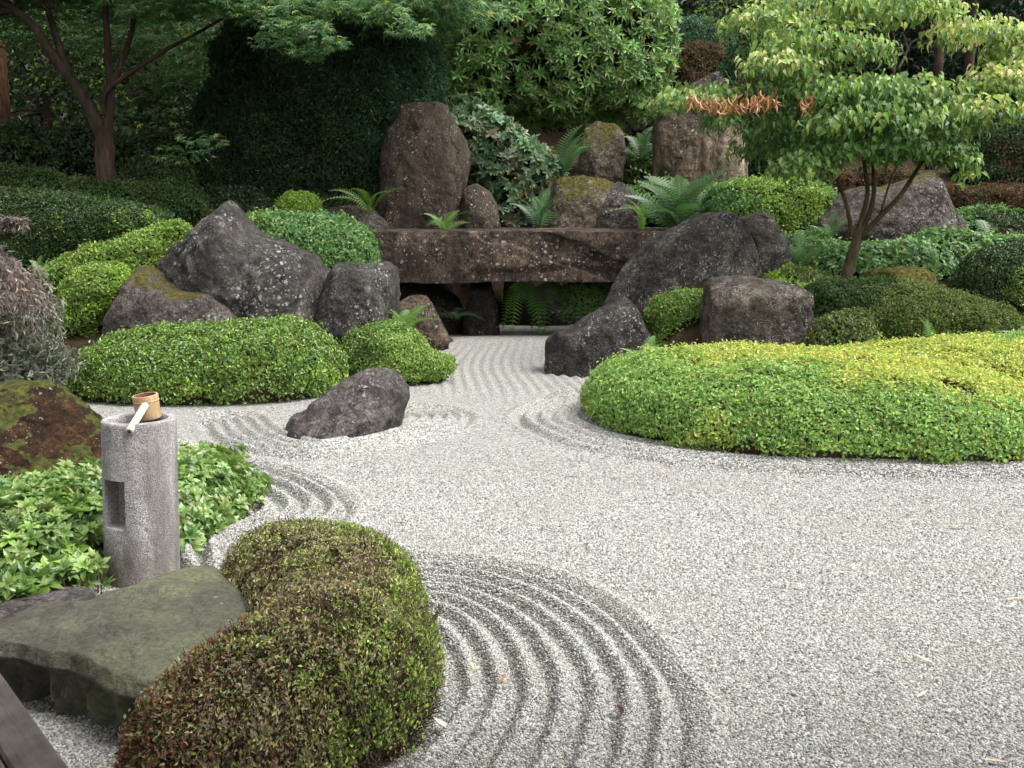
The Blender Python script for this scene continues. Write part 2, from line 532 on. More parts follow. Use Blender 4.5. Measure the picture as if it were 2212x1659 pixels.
def pebble_scatter():
    P = []
    for y0, y1, cell, size in ((2.15, 3.6, 0.0057, 0.0080), (3.6, 6.6, 0.0066, 0.0088)):
        xs = np.arange(-0.58 * y1, 0.58 * y1, cell)
        ys = np.arange(y0, y1, cell)
        X, Y = np.meshgrid(xs, ys)
        X = X + rng.uniform(-.55, .55, X.shape) * cell
        Y = Y + rng.uniform(-.55, .55, Y.shape) * cell
        k = (np.abs(X) < Y * 0.565 + 0.05) & (rng.random(X.shape) < 1 - sstep(4.4, 6.6, Y))
        X, Y = X[k], Y[k]
        P.append(np.stack([X, Y, gravel_h(X, Y) + rng.uniform(-.1, .35, X.shape) * size * .5, size * rng.lognormal(0, .28, X.shape)], -1))
    P = np.concatenate(P)
    me = bpy.data.meshes.new('gravel_pebbles')
    me.vertices.add(len(P))
    me.vertices.foreach_set('co', P[:, :3].astype(np.float32).ravel())
    a = me.attributes.new('size', 'FLOAT', 'POINT')
    a.data.foreach_set('value', P[:, 3].astype(np.float32))
    me.update()
    m, nt, b = new_mat('pebble')
    oi = nd(nt, 'ShaderNodeObjectInfo')
    c = ramp(nt, oi.outputs['Random'], PEB).outputs[0]
    tc = nd(nt, 'ShaderNodeNewGeometry')
    n2 = nd(nt, 'ShaderNodeTexNoise', {'Vector': tc.outputs['Position'], 'Scale': 1.6, 'Detail': 5.0})
    c = mixc(nt, ramp(nt, n2, [(0.5, 0.0), (0.75, 0.35)]), c, (0.30, 0.28, 0.22))
    nt.links.new(c, b.inputs['Base Color'])
    b.inputs['Roughness'].default_value = 0.75
    b.inputs['Specular IOR Level'].default_value = 0.3
    me.materials.append(m)
    o = part('gravel_pebbles', me, None, 'stuff')
    tag(o, 'loose pale and dark pebbles of the raked gravel')
    ng = bpy.data.node_groups.new('scatter_pebbles', 'GeometryNodeTree')
    ng.interface.new_socket('Geometry', in_out='INPUT', socket_type='NodeSocketGeometry')
    ng.interface.new_socket('Geometry', in_out='OUTPUT', socket_type='NodeSocketGeometry')
    gi = ng.nodes.new('NodeGroupInput'); go = ng.nodes.new('NodeGroupOutput')
    ico = nd(ng, 'GeometryNodeMeshIcoSphere', {'Radius': 0.5, 'Subdivisions': 1})
    sm = nd(ng, 'GeometryNodeSetShadeSmooth', {0: ico.outputs[0]})
    tr = nd(ng, 'GeometryNodeTransform', {0: sm.outputs[0], 'Scale': (1.15, 0.85, 0.62)})
    st = nd(ng, 'GeometryNodeSetMaterial', {0: tr.outputs[0], 'Material': m})
    mp = nd(ng, 'GeometryNodeMeshToPoints', {0: gi.outputs[0]})
    rr = nd(ng, 'FunctionNodeRandomValue', data_type='FLOAT_VECTOR')
    rr.inputs[0].default_value = (-0.5, -0.5, 0); rr.inputs[1].default_value = (0.5, 0.5, 6.28)
    at_ = nd(ng, 'GeometryNodeInputNamedAttribute', {'Name': 'size'}, data_type='FLOAT')
    ins = nd(ng, 'GeometryNodeInstanceOnPoints', {'Points': mp.outputs[0], 'Instance': st.outputs[0], 'Rotation': rr.outputs[0], 'Scale': at_.outputs[0]})
    ng.links.new(ins.outputs[0], go.inputs[0])
    md = o.modifiers.new('scatter', 'NODES')
    md.node_group = ng


build_ground()
pebble_scatter()


# ---------------------------------------------------------------- shape builders
def closed(poly, n, smooth=2):
    p = np.asarray(poly, float)
    q = np.concatenate([p, p[:1]])
    s = np.concatenate([[0], np.cumsum(np.hypot(*np.diff(q, axis=0).T))])
    t = np.linspace(0, s[-1], n, endpoint=False)
    r = np.stack([np.interp(t, s, q[:, 0]), np.interp(t, s, q[:, 1])], -1)
    for _ in range(smooth):
        r = 0.25 * np.roll(r, 1, 0) + 0.5 * r + 0.25 * np.roll(r, -1, 0)
    return r


def grid_normals(G):
    du = np.roll(G, -1, 1) - np.roll(G, 1, 1)
    dv = np.gradient(G, axis=0)
    return unit(np.cross(dv, du))


def body(outline, y, tf, tb=None, n=120, nl=(30, 14), pw=2.2, skew=0.0, smooth=3, centre=None):
    """closed body: outline stands at distance y, swells tf to the front, tb to the back.
    skew: metres of depth per metre to the right. Returns grid (rings, n, 3) and its normals (outwards)."""
    tb = tf if tb is None else tb
    o = closed(outline, n, smooth)
    O = at(o[:, 0], o[:, 1], y)
    C = O.mean(0) if centre is None else at(centre[0], centre[1], y)
    f = np.sin(np.linspace(-np.pi / 2 * .985, 0, nl[0]))
    f = np.arcsin(f)
    ph = np.concatenate([np.linspace(-np.pi / 2 * .985, 0, nl[0]), np.linspace(0, np.pi / 2 * .985, nl[1] + 1)[1:]])
    r = np.cos(ph) ** (2.0 / pw)
    d = np.sign(ph) * np.abs(np.sin(ph)) ** (2.0 / pw)
    d = np.where(d < 0, d * tf, d * tb)
    G = C + (O - C)[None] * r[:, None, None]
    G[..., 1] = y + d[:, None] + (G[..., 0] - C[0]) * skew
    N = grid_normals(G)
    # make sure they point outwards
    if np.mean(np.sum(N * (G - G.mean((0, 1))), -1)) < 0: N = -N
    return G, N


def grid_faces(nr, n):
    i = np.arange(nr * n).reshape(nr, n)
    j = np.roll(i, -1, 1)
    F = np.stack([i[:-1], i[1:], j[1:], j[:-1]], -1).reshape(-1, 4)
    return F


def capped(G):
    nr, n = G.shape[:2]
    V = np.concatenate([G.reshape(-1, 3), G[0].mean(0)[None], G[-1].mean(0)[None]])
    F = grid_faces(nr, n)
    a = np.arange(n); b = np.roll(a, -1)
    T0 = np.stack([np.full(n, nr * n), a, b], -1)
    T1 = np.stack([np.full(n, nr * n + 1), (nr - 1) * n + b, (nr - 1) * n + a], -1)
    return V, [F, np.concatenate([T0, T1])]


def orient(V, F):
    """flip all faces if the volume is negative"""
    v = 0.0
    for f in F:
        a, b, c = V[f[:, 0]], V[f[:, 1]], V[f[:, 2]]
        v += np.sum(np.einsum('ij,ij->i', a, np.cross(b, c)))
        if f.shape[1] == 4:
            d = V[f[:, 3]]
            v += np.sum(np.einsum('ij,ij->i', a, np.cross(c, d)))
    return [f[:, ::-1] for f in F] if v < 0 else F


def rock(name, label, outline, y, tf, mat, tb=None, seed=0, pw=2.6, cuts=9, rough=0.05, skew=0.0, cat='boulder', group=None, smooth=1, planes=(), n=230, crease=0.5, centre=None):
    G, N = body(outline, y, tf, tb, n=n, nl=(70, 14), pw=pw, skew=skew, smooth=smooth, centre=centre)
    r = np.random.default_rng(seed + 100)
    C = G.mean((0, 1))
    size = float(np.max(np.ptp(G.reshape(-1, 3), axis=0)))
    P = G.reshape(-1, 3).copy()
    # split faces: flats knocked off the front and top
    pl = [(np.array(p[:3], float) / np.linalg.norm(p[:3]), p[3]) for p in planes]
    for _ in range(cuts):
        nv = unit(np.array([r.normal(0, .9), -abs(r.normal(.7, .6)), r.normal(.25, .7)]))
        pl.append((nv, r.uniform(.72, .93)))
    for nv, k in pl:
        s = (P - C) @ nv
        lim = np.max(s) * k
        k_ = size * .012
        ex = k_ * np.logaddexp(0, (s - lim) / k_)
        P -= nv[None] * (ex * 0.9)[:, None]
    G2 = P.reshape(G.shape)
    N = grid_normals(G2)
    if np.mean(np.sum(N * (G2 - C), -1)) < 0: N = -N
    Nf = N.reshape(-1, 3)
    f = 1.6 / size
    d = (fbm(P * f * 1.6, seed, 3) - .5) * 1.3
    rid = 1 - np.abs(2 * fbm(P * f * 3.2 + 5, seed + 3, 4) - 1) * 2.2
    d2 = (fbm(P * 4.5, seed + 7, 5, .62) - .5)
    pit = -np.maximum(.42 - fbm(P * 7.0, seed + 8, 3), 0)
    P = P + Nf * ((d + np.minimum(rid, .6) * crease * -0.35) * rough * size + d2 * .085 + pit * .06)[:, None]
    V, F = capped(P.reshape(G.shape))
    F = orient(V, F)
    me = mesh_np(name, V, F, mat)
    b = np.array([C[0], C[1], max(float(ter(C[0], C[1])), 0.0)])
    return solo(name, me, b, label, cat, group)


def sample_grid(G, N, count, w=None, rs=rng):
    """random points on the grid surface, weight by area (and w)"""
    A = G[:-1]; B = G[1:]
    A2 = np.roll(A, -1, 1); B2 = np.roll(B, -1, 1)
    ar = 0.5 * np.linalg.norm(np.cross(B - A2, A - B2), axis=-1)
    if w is not None: ar = ar * w((A + B + A2 + B2) / 4, N[:-1])
    p = ar.ravel() / ar.sum()
    k = rs.choice(len(p), count, p=p)
    i, j = np.unravel_index(k, ar.shape)
    u, v = rs.random(count)[:, None], rs.random(count)[:, None]
    j2 = (j + 1) % G.shape[1]
    P = (G[i, j] * (1 - u) + G[i, j2] * u) * (1 - v) + (G[i + 1, j] * (1 - u) + G[i + 1, j2] * u) * v
    M = unit(N[i, j] * (1 - v) + N[np.minimum(i + 1, N.shape[0] - 1), j] * v)
    return P, M


def area_of(G):
    A = G[:-1]; B = G[1:]
    A2 = np.roll(A, -1, 1); B2 = np.roll(B, -1, 1)
    return 0.5 * np.linalg.norm(np.cross(B - A2, A - B2), axis=-1)


# leaf templates: along +Y, face +Z, length 1
def t_rhomb(w=.55, fold=.12, droop=.12):
    V = np.array([(0, 0, 0), (w / 2, .45, fold), (0, 1, -droop), (-w / 2, .45, fold)], float)
    return V, np.array([(0, 1, 2), (0, 2, 3)])


def t_leaf(w=.4, fold=.06, droop=.25, wide=.5):
    ys = [0, .28, .62, 1, .62, .28, .48]
    xs = [0, w * .5 * (1.0 if wide < .5 else .85), w * .5 * (.7 if wide < .5 else 1.0), 0]
    xs = xs + [-xs[2], -xs[1], 0]
    zs = [-droop * y * y for y in ys]
    V = np.stack([xs, ys, zs], -1).astype(float)
    for i in (1, 2, 4, 5): V[i, 2] += fold
    F = np.array([(0, 1, 6), (1, 2, 6), (2, 3, 6), (3, 4, 6), (4, 5, 6), (5, 0, 6)])
    return V, F


def t_star(lobes=5):
    V = [(0, .42, 0)]
    n = lobes
    angs = np.linspace(-115, 115, n)
    pts = []
    for k, a in enumerate(angs):
        L = (.58, .5, .44)[min(abs(k - n // 2), 2)] if n == 5 else (.58, .54, .46, .3)[min(abs(k - n // 2), 3)]
        a_ = math.radians(a)
        pts.append((math.sin(a_) * L, .42 + math.cos(a_) * L, -.10))
        if k < n - 1:
            am = math.radians((a + angs[k + 1]) / 2)
            pts.append((math.sin(am) * .17, .42 + math.cos(am) * .17, .02))
    pts.append((0, .34, 0))
    V = np.array(V + pts, float)
    m = len(pts)
    F = np.array([(0, 1 + i, 1 + (i + 1) % m) for i in range(m)])[:, ::-1]
    return V, F


def join_templates(parts):
    V, F, k = [], [], 0
    for v, f in parts:
        V.append(v); F.append(f + k); k += len(v)
    return np.concatenate(V), np.concatenate(F)


def rotm(axis, ang):
    return np.array(Matrix.Rotation(ang, 3, axis))


def t_whorl(n=8, w=.3, lift=20, droop=.3, seed=0, rings=1):
    """rosette of leaves round +Z"""
    r = np.random.default_rng(seed)
    out = []
    for q in range(rings):
        for k in range(n):
            v, f = t_leaf(w * r.uniform(.9, 1.15), .05, droop * r.uniform(.6, 1.4), .6)
            v = v * r.uniform(.75, 1.1) * (1 - .35 * q)
            v = v @ rotm('X', math.radians(lift + 35 * q + r.uniform(-14, 14))).T
            v = v @ rotm('Z', 2 * math.pi * (k + .5 * q) / n + r.uniform(-.2, .2)).T
            out.append((v, f))
    return join_templates(out)


def frames(A, N):
    """orthonormal side, axis, normal from axis and rough normal"""
    A = unit(A)
    N = unit(N - A * np.sum(A * N, -1, keepdims=True))
    S = np.cross(A, N)
    return S, A, N


def scatter(tmpl, P, A, N, L, col, W=None):
    """joined copies of a template. L length scale, W width scale (array). col (n,3)"""
    TV, TF = tmpl
    S, A, N = frames(A, N)
    L = np.asarray(L, float) * np.ones(len(P)); W = L if W is None else np.asarray(W) * np.ones(len(P))
    V = (P[:, None] + S[:, None] * (TV[None, :, :1] * W[:, None, None]) + A[:, None] * (TV[None, :, 1:2] * L[:, None, None])
         + N[:, None] * (TV[None, :, 2:] * L[:, None, None]))
    nv = len(TV)
    F = (TF[None] + (np.arange(len(P)) * nv)[:, None, None]).reshape(-1, TF.shape[1])
    c = np.repeat(np.asarray(col, np.float32), nv, axis=0)
    return V.reshape(-1, 3), F, c


def merge(list_):
    V, F, C, k = [], [], [], 0
    for v, f, c in list_:
        V.append(v); F.append(f + k); C.append(c); k += len(v)
    return np.concatenate(V), np.concatenate(F), np.concatenate(C)


def cols(n, pal, jit=.22, rs=rng, pick=None):
    """palette [(rgb, weight)] -> n colours; pick in 0..1 chooses instead of chance"""
    c = np.array([p[0] for p in pal], float); w_ = np.array([p[1] for p in pal], float); w_ /= w_.sum()
    if pick is None: k = rs.choice(len(pal), n, p=w_)
    else: k = np.searchsorted(np.cumsum(w_), np.clip(pick, 0, .9999))
    out = c[k] * np.exp(rs.normal(0, jit, (n, 1))) * np.exp(rs.normal(0, .07, (n, 3)))
    return np.clip(out, .002, .9)


def patch(P, scale, lo, hi, seed=0):
    return sstep(lo, hi, fbm(P * scale, seed, 3))


def core_of(G, N, inset):
    V, F = capped(G - N * inset)
    return V, orient(V, F)


def clear_of_soil(P, e=0.0):
    g = np.maximum(ter(P[:, 0], P[:, 1]), 0.0)
    return P[:, 2] > g - .01 + e


def shrub(name, label, outline, y, tf, pal, tb=None, leaf=.028, wid=.55, cov=3.2, pw=2.3, skew=0.0, lump=.05, depth=.05, cat='shrub', group=None, mat=None, pal2=None, pscale=1.3, pthr=(.5, .62), tmpl=None, upright=.35, seed=1, back=.25, holes=0.0, smooth=3, inset=.06, core=CORE, hang=0.0, pfun=None, jit=.22, extra=None, fuzz=.6, lscale=2.5, clump=1.25, skirt=.05, grid=None, bald=()):
    """a clipped or mounded shrub: a dark twiggy body under a skin of separate small leaves"""
    rs = np.random.default_rng(seed)
    G, N = grid if grid is not None else body(outline, y, tf, tb, n=130, nl=(32, 14), pw=pw, skew=skew, smooth=smooth)
    d = (fbm(G * lscale, seed, 3) - .5) * 2.6 * lump + (fbm(G * 6.5, seed + 2, 2) - .5) * .9 * lump
    G = G + N * d[..., None]
    if grid is None:
        N = grid_normals(G)
    C = G.mean((0, 1))
    if np.mean(np.sum(N * (G - C), -1)) < 0: N = -N
    base = np.array([C[0], C[1], max(float(ter(C[0], C[1])), 0)])
    t = thing(name, label, cat, base, group)
    V, F = core_of(G, N, inset)
    part('twig_core', mesh_np('twig_core', V, F, core), t)
    vis = lambda c, n: np.where((n[..., 1] < .25) | (n[..., 2] > .55), 1.0, back) * (c[..., 2] > np.maximum(ter(c[..., 0], c[..., 1]), 0) - .12)
    ar = area_of(G)
    eff = float(np.sum(ar * vis((G[:-1] + G[1:]) / 2, N[:-1])))
    cnt = int(cov * eff / (leaf * leaf * wid * .5))
    P, M = sample_grid(G, N, cnt, vis, rs)
    cl = (fbm(P * (.30 / leaf), seed + 60, 2) - .5) * 2
    P = P + M * (cl * leaf * clump - depth * rs.random(cnt) ** 1.3 + .008 + (rs.random(cnt) < .05) * rs.random(cnt) * leaf * 1.6)[:, None]
    if holes:
        hn = fbm(P * 3.1, seed + 50, 3)
        keep = (hn < 1 - holes) | (rs.random(cnt) < .15)
        P, M = P[keep], M[keep]
    k = clear_of_soil(P)
    for bx, by, br in bald:
        k &= (np.hypot((P[:, 0] - bx) / br, (P[:, 1] - by) / (br * 1.5)) + (fbm(P * 7, seed + 80, 2) - .5) * 1.4 > 1) | (rs.random(len(P)) < .15)
    if skirt:
        gz = P[:, 2] - np.maximum(ter(P[:, 0], P[:, 1]), 0)
        k &= (gz > skirt * 2.2 * np.clip(fbm(P * 4.5, seed + 70, 3) - .28, 0, 1) / .5) | (rs.random(len(P)) < .12)
    P, M = P[k], M[k]
    n = len(P)
    ax = rs.normal(0, 1, (n, 3)); ax[:, 2] += upright * 1.5 - hang
    ax = unit(ax - M * np.sum(ax * M, -1, keepdims=True) * .8 + M * .35)
    nn = unit(M + rs.normal(0, fuzz, (n, 3)) + np.array([0, -.1, .35]))
    c = cols(n, pal, jit, rs)
    if pal2 is not None:
        f = pfun(P, M) if pfun is not None else patch(P, pscale, pthr[0], pthr[1], seed + 9)
        c2 = cols(n, pal2, jit, rs)
        c = np.where((rs.random(n) < f)[:, None], c2, c)
    V, F, cc = scatter(tmpl or t_rhomb(wid), P, ax, nn, leaf * rs.uniform(.7, 1.25, n), c)
    part('foliage', mesh_np('foliage', V, F, mat or LEAF, cc, smooth=False), t, 'stuff')
    if extra: extra(t, G, N, rs)
    return t, G, N


def mound(foot, spine, h, n=150, rings=40, over=.04, pw=2.4, seed=0):
    """grid of a clipped mound: foot = closed outline on the gravel (picture points), spine = its ridge"""
    o = closed(foot, n, 3)
    E = gnd(o[:, 0], o[:, 1])[:, :2]
    s = gpts(spine)
    S = np.zeros_like(E)
    for k, p in enumerate(E):
        best = 1e9
        for a, b in zip(s[:-1], s[1:]):
            t = np.clip(np.dot(p - a, b - a) / np.dot(b - a, b - a), 0, 1)
            q = a + t * (b - a)
            d = np.hypot(*(p - q))
            if d < best: best = d; S[k] = q
    for _ in range(6): S = .25 * np.roll(S, 1, 0) + .5 * S + .25 * np.roll(S, -1, 0)
    G = []
    for a in np.linspace(-.25, 1.0, rings):
        th = a * np.pi / 2
        r = max(math.cos(th), 0) ** (2 / pw) if a > 0 else 1 - .35 * a * a * 4 * .3
        z = math.sin(max(th, 0)) ** (2 / pw) if a > 0 else a * .3
        P = S + (E - S) * (r * (1 + over))
        hh = h * (.82 + .36 * fbm(np.concatenate([P * 1.6, P[:, :1] * 0], 1), seed, 2))
        G.append(np.concatenate([P, (hh * z)[:, None] if a > 0 else np.full((n, 1), h * z)], 1))
    G = np.array(G)
    N = grid_normals(G)
    if np.mean(N[rings // 2:, :, 2]) < 0: N = -N
    w_ = sstep(.7, .92, np.linspace(0, 1, rings))[:, None, None]
    N = unit(N * (1 - w_) + np.array([0, 0, 1.0]) * w_)
    return G, N


def tube(pts, radii, sides=8, wob=0.0, seed=0):
    pts = np.asarray(pts, float)
    n = len(pts)
    T = unit(np.gradient(pts, axis=0))
    ref = np.array([0.31, -.9, .3])
    U = unit(np.cross(T, ref)); W_ = np.cross(T, U)
    a = np.linspace(0, 2 * np.pi, sides, endpoint=False)
    R = np.asarray(radii, float)[:, None] * np.ones((1, sides))
    if wob:
        R = R * (1 + wob * (fbm(np.stack([np.cos(a)[None] * 1.5 + np.zeros((n, 1)), np.sin(a)[None] * 1.5 + np.zeros((n, 1)), np.arange(n)[:, None] * .25 + np.zeros((1, sides)) + seed], -1), seed, 3) - .5) * 2)
    V = pts[:, None] + (U[:, None] * np.cos(a)[None, :, None] + W_[:, None] * np.sin(a)[None, :, None]) * R[..., None]
    Vf, Fs = capped(V)
    return Vf, orient(Vf, Fs)


def curve(pts, n=24, smooth=3):
    p = np.asarray(pts, float)
    s = np.concatenate([[0], np.cumsum(np.linalg.norm(np.diff(p, axis=0), axis=1))])
    t = np.linspace(0, s[-1], n)
    q = np.stack([np.interp(t, s, p[:, k]) for k in range(p.shape[1])], -1)
    for _ in range(smooth):
        q[1:-1] = .25 * q[:-2] + .5 * q[1:-1] + .25 * q[2:]
    return q


def limb(name, px, y, r0, r1, mat, parent, n=24, sides=9, wob=.18, seed=0, dy=0.0):
    """a limb traced as picture points standing at distance y (dy: how far it leans away towards its end)"""
    q = curve(px, n)
    yy = y + dy * np.linspace(0, 1, n)
    P = at(q[:, 0], q[:, 1], yy)
    V, F = tube(P, np.linspace(r0, r1, n), sides, wob, seed)
    return part(name, mesh_np(name, V, F, mat), parent), P


def join_tubes(list_):
    V, Q, T, k = [], [], [], 0
    for v, f in list_:
        V.append(v); Q.append(f[0] + k); T.append(f[1] + k); k += len(v)
    return np.concatenate(V), [np.concatenate(Q), np.concatenate(T)]


def sticks(P0, P1, r):
    """thin three-sided twigs"""
    n = len(P0)
    T = unit(P1 - P0)
    U = unit(np.cross(T, np.array([.3, .2, .93]) + T[:, ::-1] * .3)); W_ = np.cross(T, U)
    a = np.array([0, 2.094, 4.189])
    ring = U[:, None] * np.cos(a)[None, :, None] + W_[:, None] * np.sin(a)[None, :, None]
    r = np.asarray(r) * np.ones(n)
    V = np.concatenate([P0[:, None] + ring * r[:, None, None], P1[:, None] + ring * (r * .6)[:, None, None]], 1).reshape(-1, 3)
    b = (np.arange(n) * 6)[:, None, None]
    f = np.array([(0, 1, 4, 3), (1, 2, 5, 4), (2, 0, 3, 5)])[None] + b
    return V, f.reshape(-1, 4)


def put(me, name, parent, P, A, N, s, base):
    """one copy of a shared mesh as an object of its own"""
    S, A, N = frames(A[None], N[None])
    o = bpy.data.objects.new(name, me)
    COL.objects.link(o)
    o.parent = parent
    M = Matrix.Identity(4)
    for r_ in range(3):
        M[r_][0], M[r_][1], M[r_][2] = S[0][r_] * s, A[0][r_] * s, N[0][r_] * s
        M[r_][3] = P[r_] - base[r_]
    o.matrix_local = M
    return o


def leaves_on(parent, name, tmpls, P, A, N, L, pal, mat, singles=300, jit=.2, rs=rng, order=None, rest='foliage', pick=None):
    """the first `singles` leaves are objects sharing meshes, the rest one joined part"""
    n = len(P)
    idx = rs.permutation(n) if order is None else order
    a, b = idx[:singles], idx[singles:]
    L = np.asarray(L) * np.ones(n)
    base = base_of(parent)
    mes = []
    for k in range(8):
        tv, tf = tmpls[k % len(tmpls)]
        c = cols(1, pal, jit, rs) if pick is None else cols(1, pal, jit, rs, np.array([pick[a[min(len(a) - 1, int(k * len(a) / 8))]]]))
        mes.append(mesh_np(name, tv, tf, mat, np.repeat(c, len(tv), 0), smooth=False))
    for q, i in enumerate(a):
        k = rs.integers(8)
        put(mes[k], name, parent, P[i], A[i], N[i], float(L[i]), base)
    if len(b):
        out = []
        for k, tm in enumerate(tmpls):
            j = b[k::len(tmpls)]
            if len(j): out.append(scatter(tm, P[j], A[j], N[j], L[j], cols(len(j), pal, jit, rs, None if pick is None else pick[j])))
        V, F, c = merge(out)
        part(rest, mesh_np(rest, V, F, mat, c, smooth=False), parent, 'stuff')

# ================================================================ rocks
def slab_mat():
    m, nt, b = new_mat('stone_slab')
    tc = nd(nt, 'ShaderNodeTexCoord')
    v = tc.outputs['Object']
    n = nd(nt, 'ShaderNodeTexNoise', {'Vector': v, 'Scale': 3.0, 'Detail': 7.0, 'Roughness': .6})
    f = nd(nt, 'ShaderNodeTexNoise', {'Vector': v, 'Scale': 60.0, 'Detail': 5.0, 'Roughness': .7})
    k = nd(nt, 'ShaderNodeTexNoise', {'Vector': v, 'Scale': 28.0, 'Detail': 2.0})
    c = ramp(nt, n, [(.32, (.052, .044, .034)), (.5, (.085, .084, .058)), (.66, (.125, .135, .07))]).outputs[0]
    c = mixc(nt, .8, c, ramp(nt, f, [(.35, .5), (.65, 1.5)]), 'MULTIPLY')
    c = mixc(nt, ramp(nt, k, [(.70, 0.0), (.74, .6)]), c, (.3, .3, .26))
    nt.links.new(c, b.inputs['Base Color'])
    b.inputs['Roughness'].default_value = .62
    b.inputs['Specular IOR Level'].default_value = .4
    b1 = nd(nt, 'ShaderNodeBump', {'Height': n.outputs[0], 'Strength': .5, 'Distance': .06})
    b2 = nd(nt, 'ShaderNodeBump', {'Height': f.outputs[0], 'Strength': .9, 'Distance': .012, 'Normal': b1.outputs[0]})
    nt.links.new(b2.outputs[0], b.inputs['Normal'])
    return m



DK, MD, LT = (0.030, 0.028, 0.027), (0.075, 0.069, 0.065), (0.14, 0.13, 0.122)
R_DARK = rock_mat('basalt_dark', (0.031, 0.030, 0.028), (0.077, 0.069, 0.063), (0.155, 0.140, 0.127), 0.42, 0, scale=1.0, speck=.5)
R_PURPLE = rock_mat('stone_purple_grey', (0.071, 0.061, 0.060), (0.149, 0.129, 0.124), (0.238, 0.213, 0.200), 0.16, 0, scale=1.6, speck=.35)
R_BROWN = rock_mat('stone_brown', (0.041, 0.030, 0.022), (0.107, 0.077, 0.053), (0.227, 0.167, 0.117), 0.18, 0, scale=1.3, streak=.55, speck=.6)
R_LOW = rock_mat('stone_low', (0.060, 0.050, 0.045), (0.125, 0.105, 0.096), (0.200, 0.178, 0.162), 0.3, 0.42, (0.10, 0.085, 0.02), scale=1.5)
R_SPECK = rock_mat('stone_speckled', (0.033, 0.029, 0.027), (0.089, 0.078, 0.069), (0.191, 0.174, 0.150), 0.5, 0.0, scale=1.2, speck=.95)
R_BLOCK = rock_mat('stone_block', (0.040, 0.032, 0.026), (0.100, 0.082, 0.066), (0.200, 0.172, 0.142), 0.35, 0.0, scale=1.7, speck=.9)
R_BRIDGE = rock_mat('bridge_stone', (0.033, 0.022, 0.017), (0.069, 0.049, 0.038), (0.161, 0.115, 0.083), 0.24, 0, scale=.8, streak=.4, speck=.5)
R_MOSSY = rock_mat('stone_mossy', (0.018, 0.010, 0.005), (0.049, 0.022, 0.008), (0.106, 0.052, 0.021), 0.1, 0.08, (0.085, 0.092, 0.018), scale=2.0, speck=.5, moss_up=.75)
R_MOSSLOW = rock_mat('stone_moss_top', (0.071, 0.064, 0.055), (0.143, 0.127, 0.111), (0.238, 0.220, 0.188), 0.1, 1.15, (0.13, 0.12, 0.02), scale=1.5)
R_LICHEN = rock_mat('stone_pale_mottled', (0.060, 0.043, 0.031), (0.191, 0.149, 0.111), (0.357, 0.301, 0.233), 0.2, 0.6, (0.10, 0.085, 0.015), scale=1.7, speck=.9)
R_SLAB = slab_mat()
R_REAR = rock_mat('stone_rear', (0.055, 0.044, 0.038), (0.115, 0.094, 0.083), (0.180, 0.155, 0.140), 0.3, 0.25, (0.10, 0.085, 0.015), scale=1.3)
R_TALL = rock_mat('stone_tall_brown', (0.067, 0.048, 0.034), (0.200, 0.146, 0.102), (0.385, 0.298, 0.217), 0.15, 0, scale=1.2, streak=.7, speck=.3, cap=1.15)

R_UNDER = rock_mat('stone_shade_dark', (0.018, 0.015, 0.013), (0.04, 0.033, 0.028), (0.075, 0.062, 0.053), 0.1, 0, scale=1.3)  # darkened stone colour that paints in the shade under the bridge
rock('boulder', 'low purple-grey boulder alone in the raked gravel, sloping down to the left',
     [(604, 960), (604, 930), (613, 908), (640, 890), (672, 882), (682, 862), (720, 835), (758, 813), (790, 799), (820, 797), (860, 806), (868, 822), (878, 850), (874, 880), (868, 930), (830, 1040), (640, 1050), (602, 1000)],
     7.05, .42, R_PURPLE, .4, seed=3, pw=2.5, skew=.45, rough=.035, cuts=8)
rock('boulder', 'broad dark pointed boulder with white lichen spots and a long slope to the right',
     [(330, 740), (333, 620), (345, 575), (365, 522), (395, 475), (430, 440), (455, 421), (475, 416), (497, 426), (520, 455), (550, 490), (580, 507), (620, 525), (680, 545), (702, 566), (740, 600), (770, 700), (740, 790), (540, 800)],
     10.35, .75, R_DARK, .6, seed=11, pw=2.4, rough=.028, cuts=8, centre=(540, 640))
rock('boulder', 'blocky dark boulder with a flat top at the left end of the stone bridge',
     [(686, 770), (682, 640), (690, 590), (720, 574), (780, 567), (836, 566), (856, 580), (857, 640), (852, 690), (840, 745), (800, 800), (720, 800)],
     10.0, .55, R_DARK, .6, seed=21, pw=3.6, rough=.03, cuts=6, planes=[(0, -.3, 1, .9)])
rock('boulder', 'rounded brown-grey boulder with a moss patch on its saddle, behind the long green mound',
     [(222, 800), (226, 740), (230, 690), (236, 640), (250, 600), (275, 580), (302, 569), (330, 582), (350, 605), (380, 619), (420, 625), (470, 627), (505, 640), (524, 680), (530, 760), (520, 810), (380, 830)],
     9.75, .42, R_LOW, .5, seed=5, pw=2.8, rough=.03, cuts=6)

R_WEDGE = rock_mat('stone_black_flecked', (0.02, 0.017, 0.016), (0.05, 0.043, 0.039), (0.13, 0.118, 0.105), 0.45, 0.12, (0.06, 0.055, 0.015), scale=1.4, speck=.9)
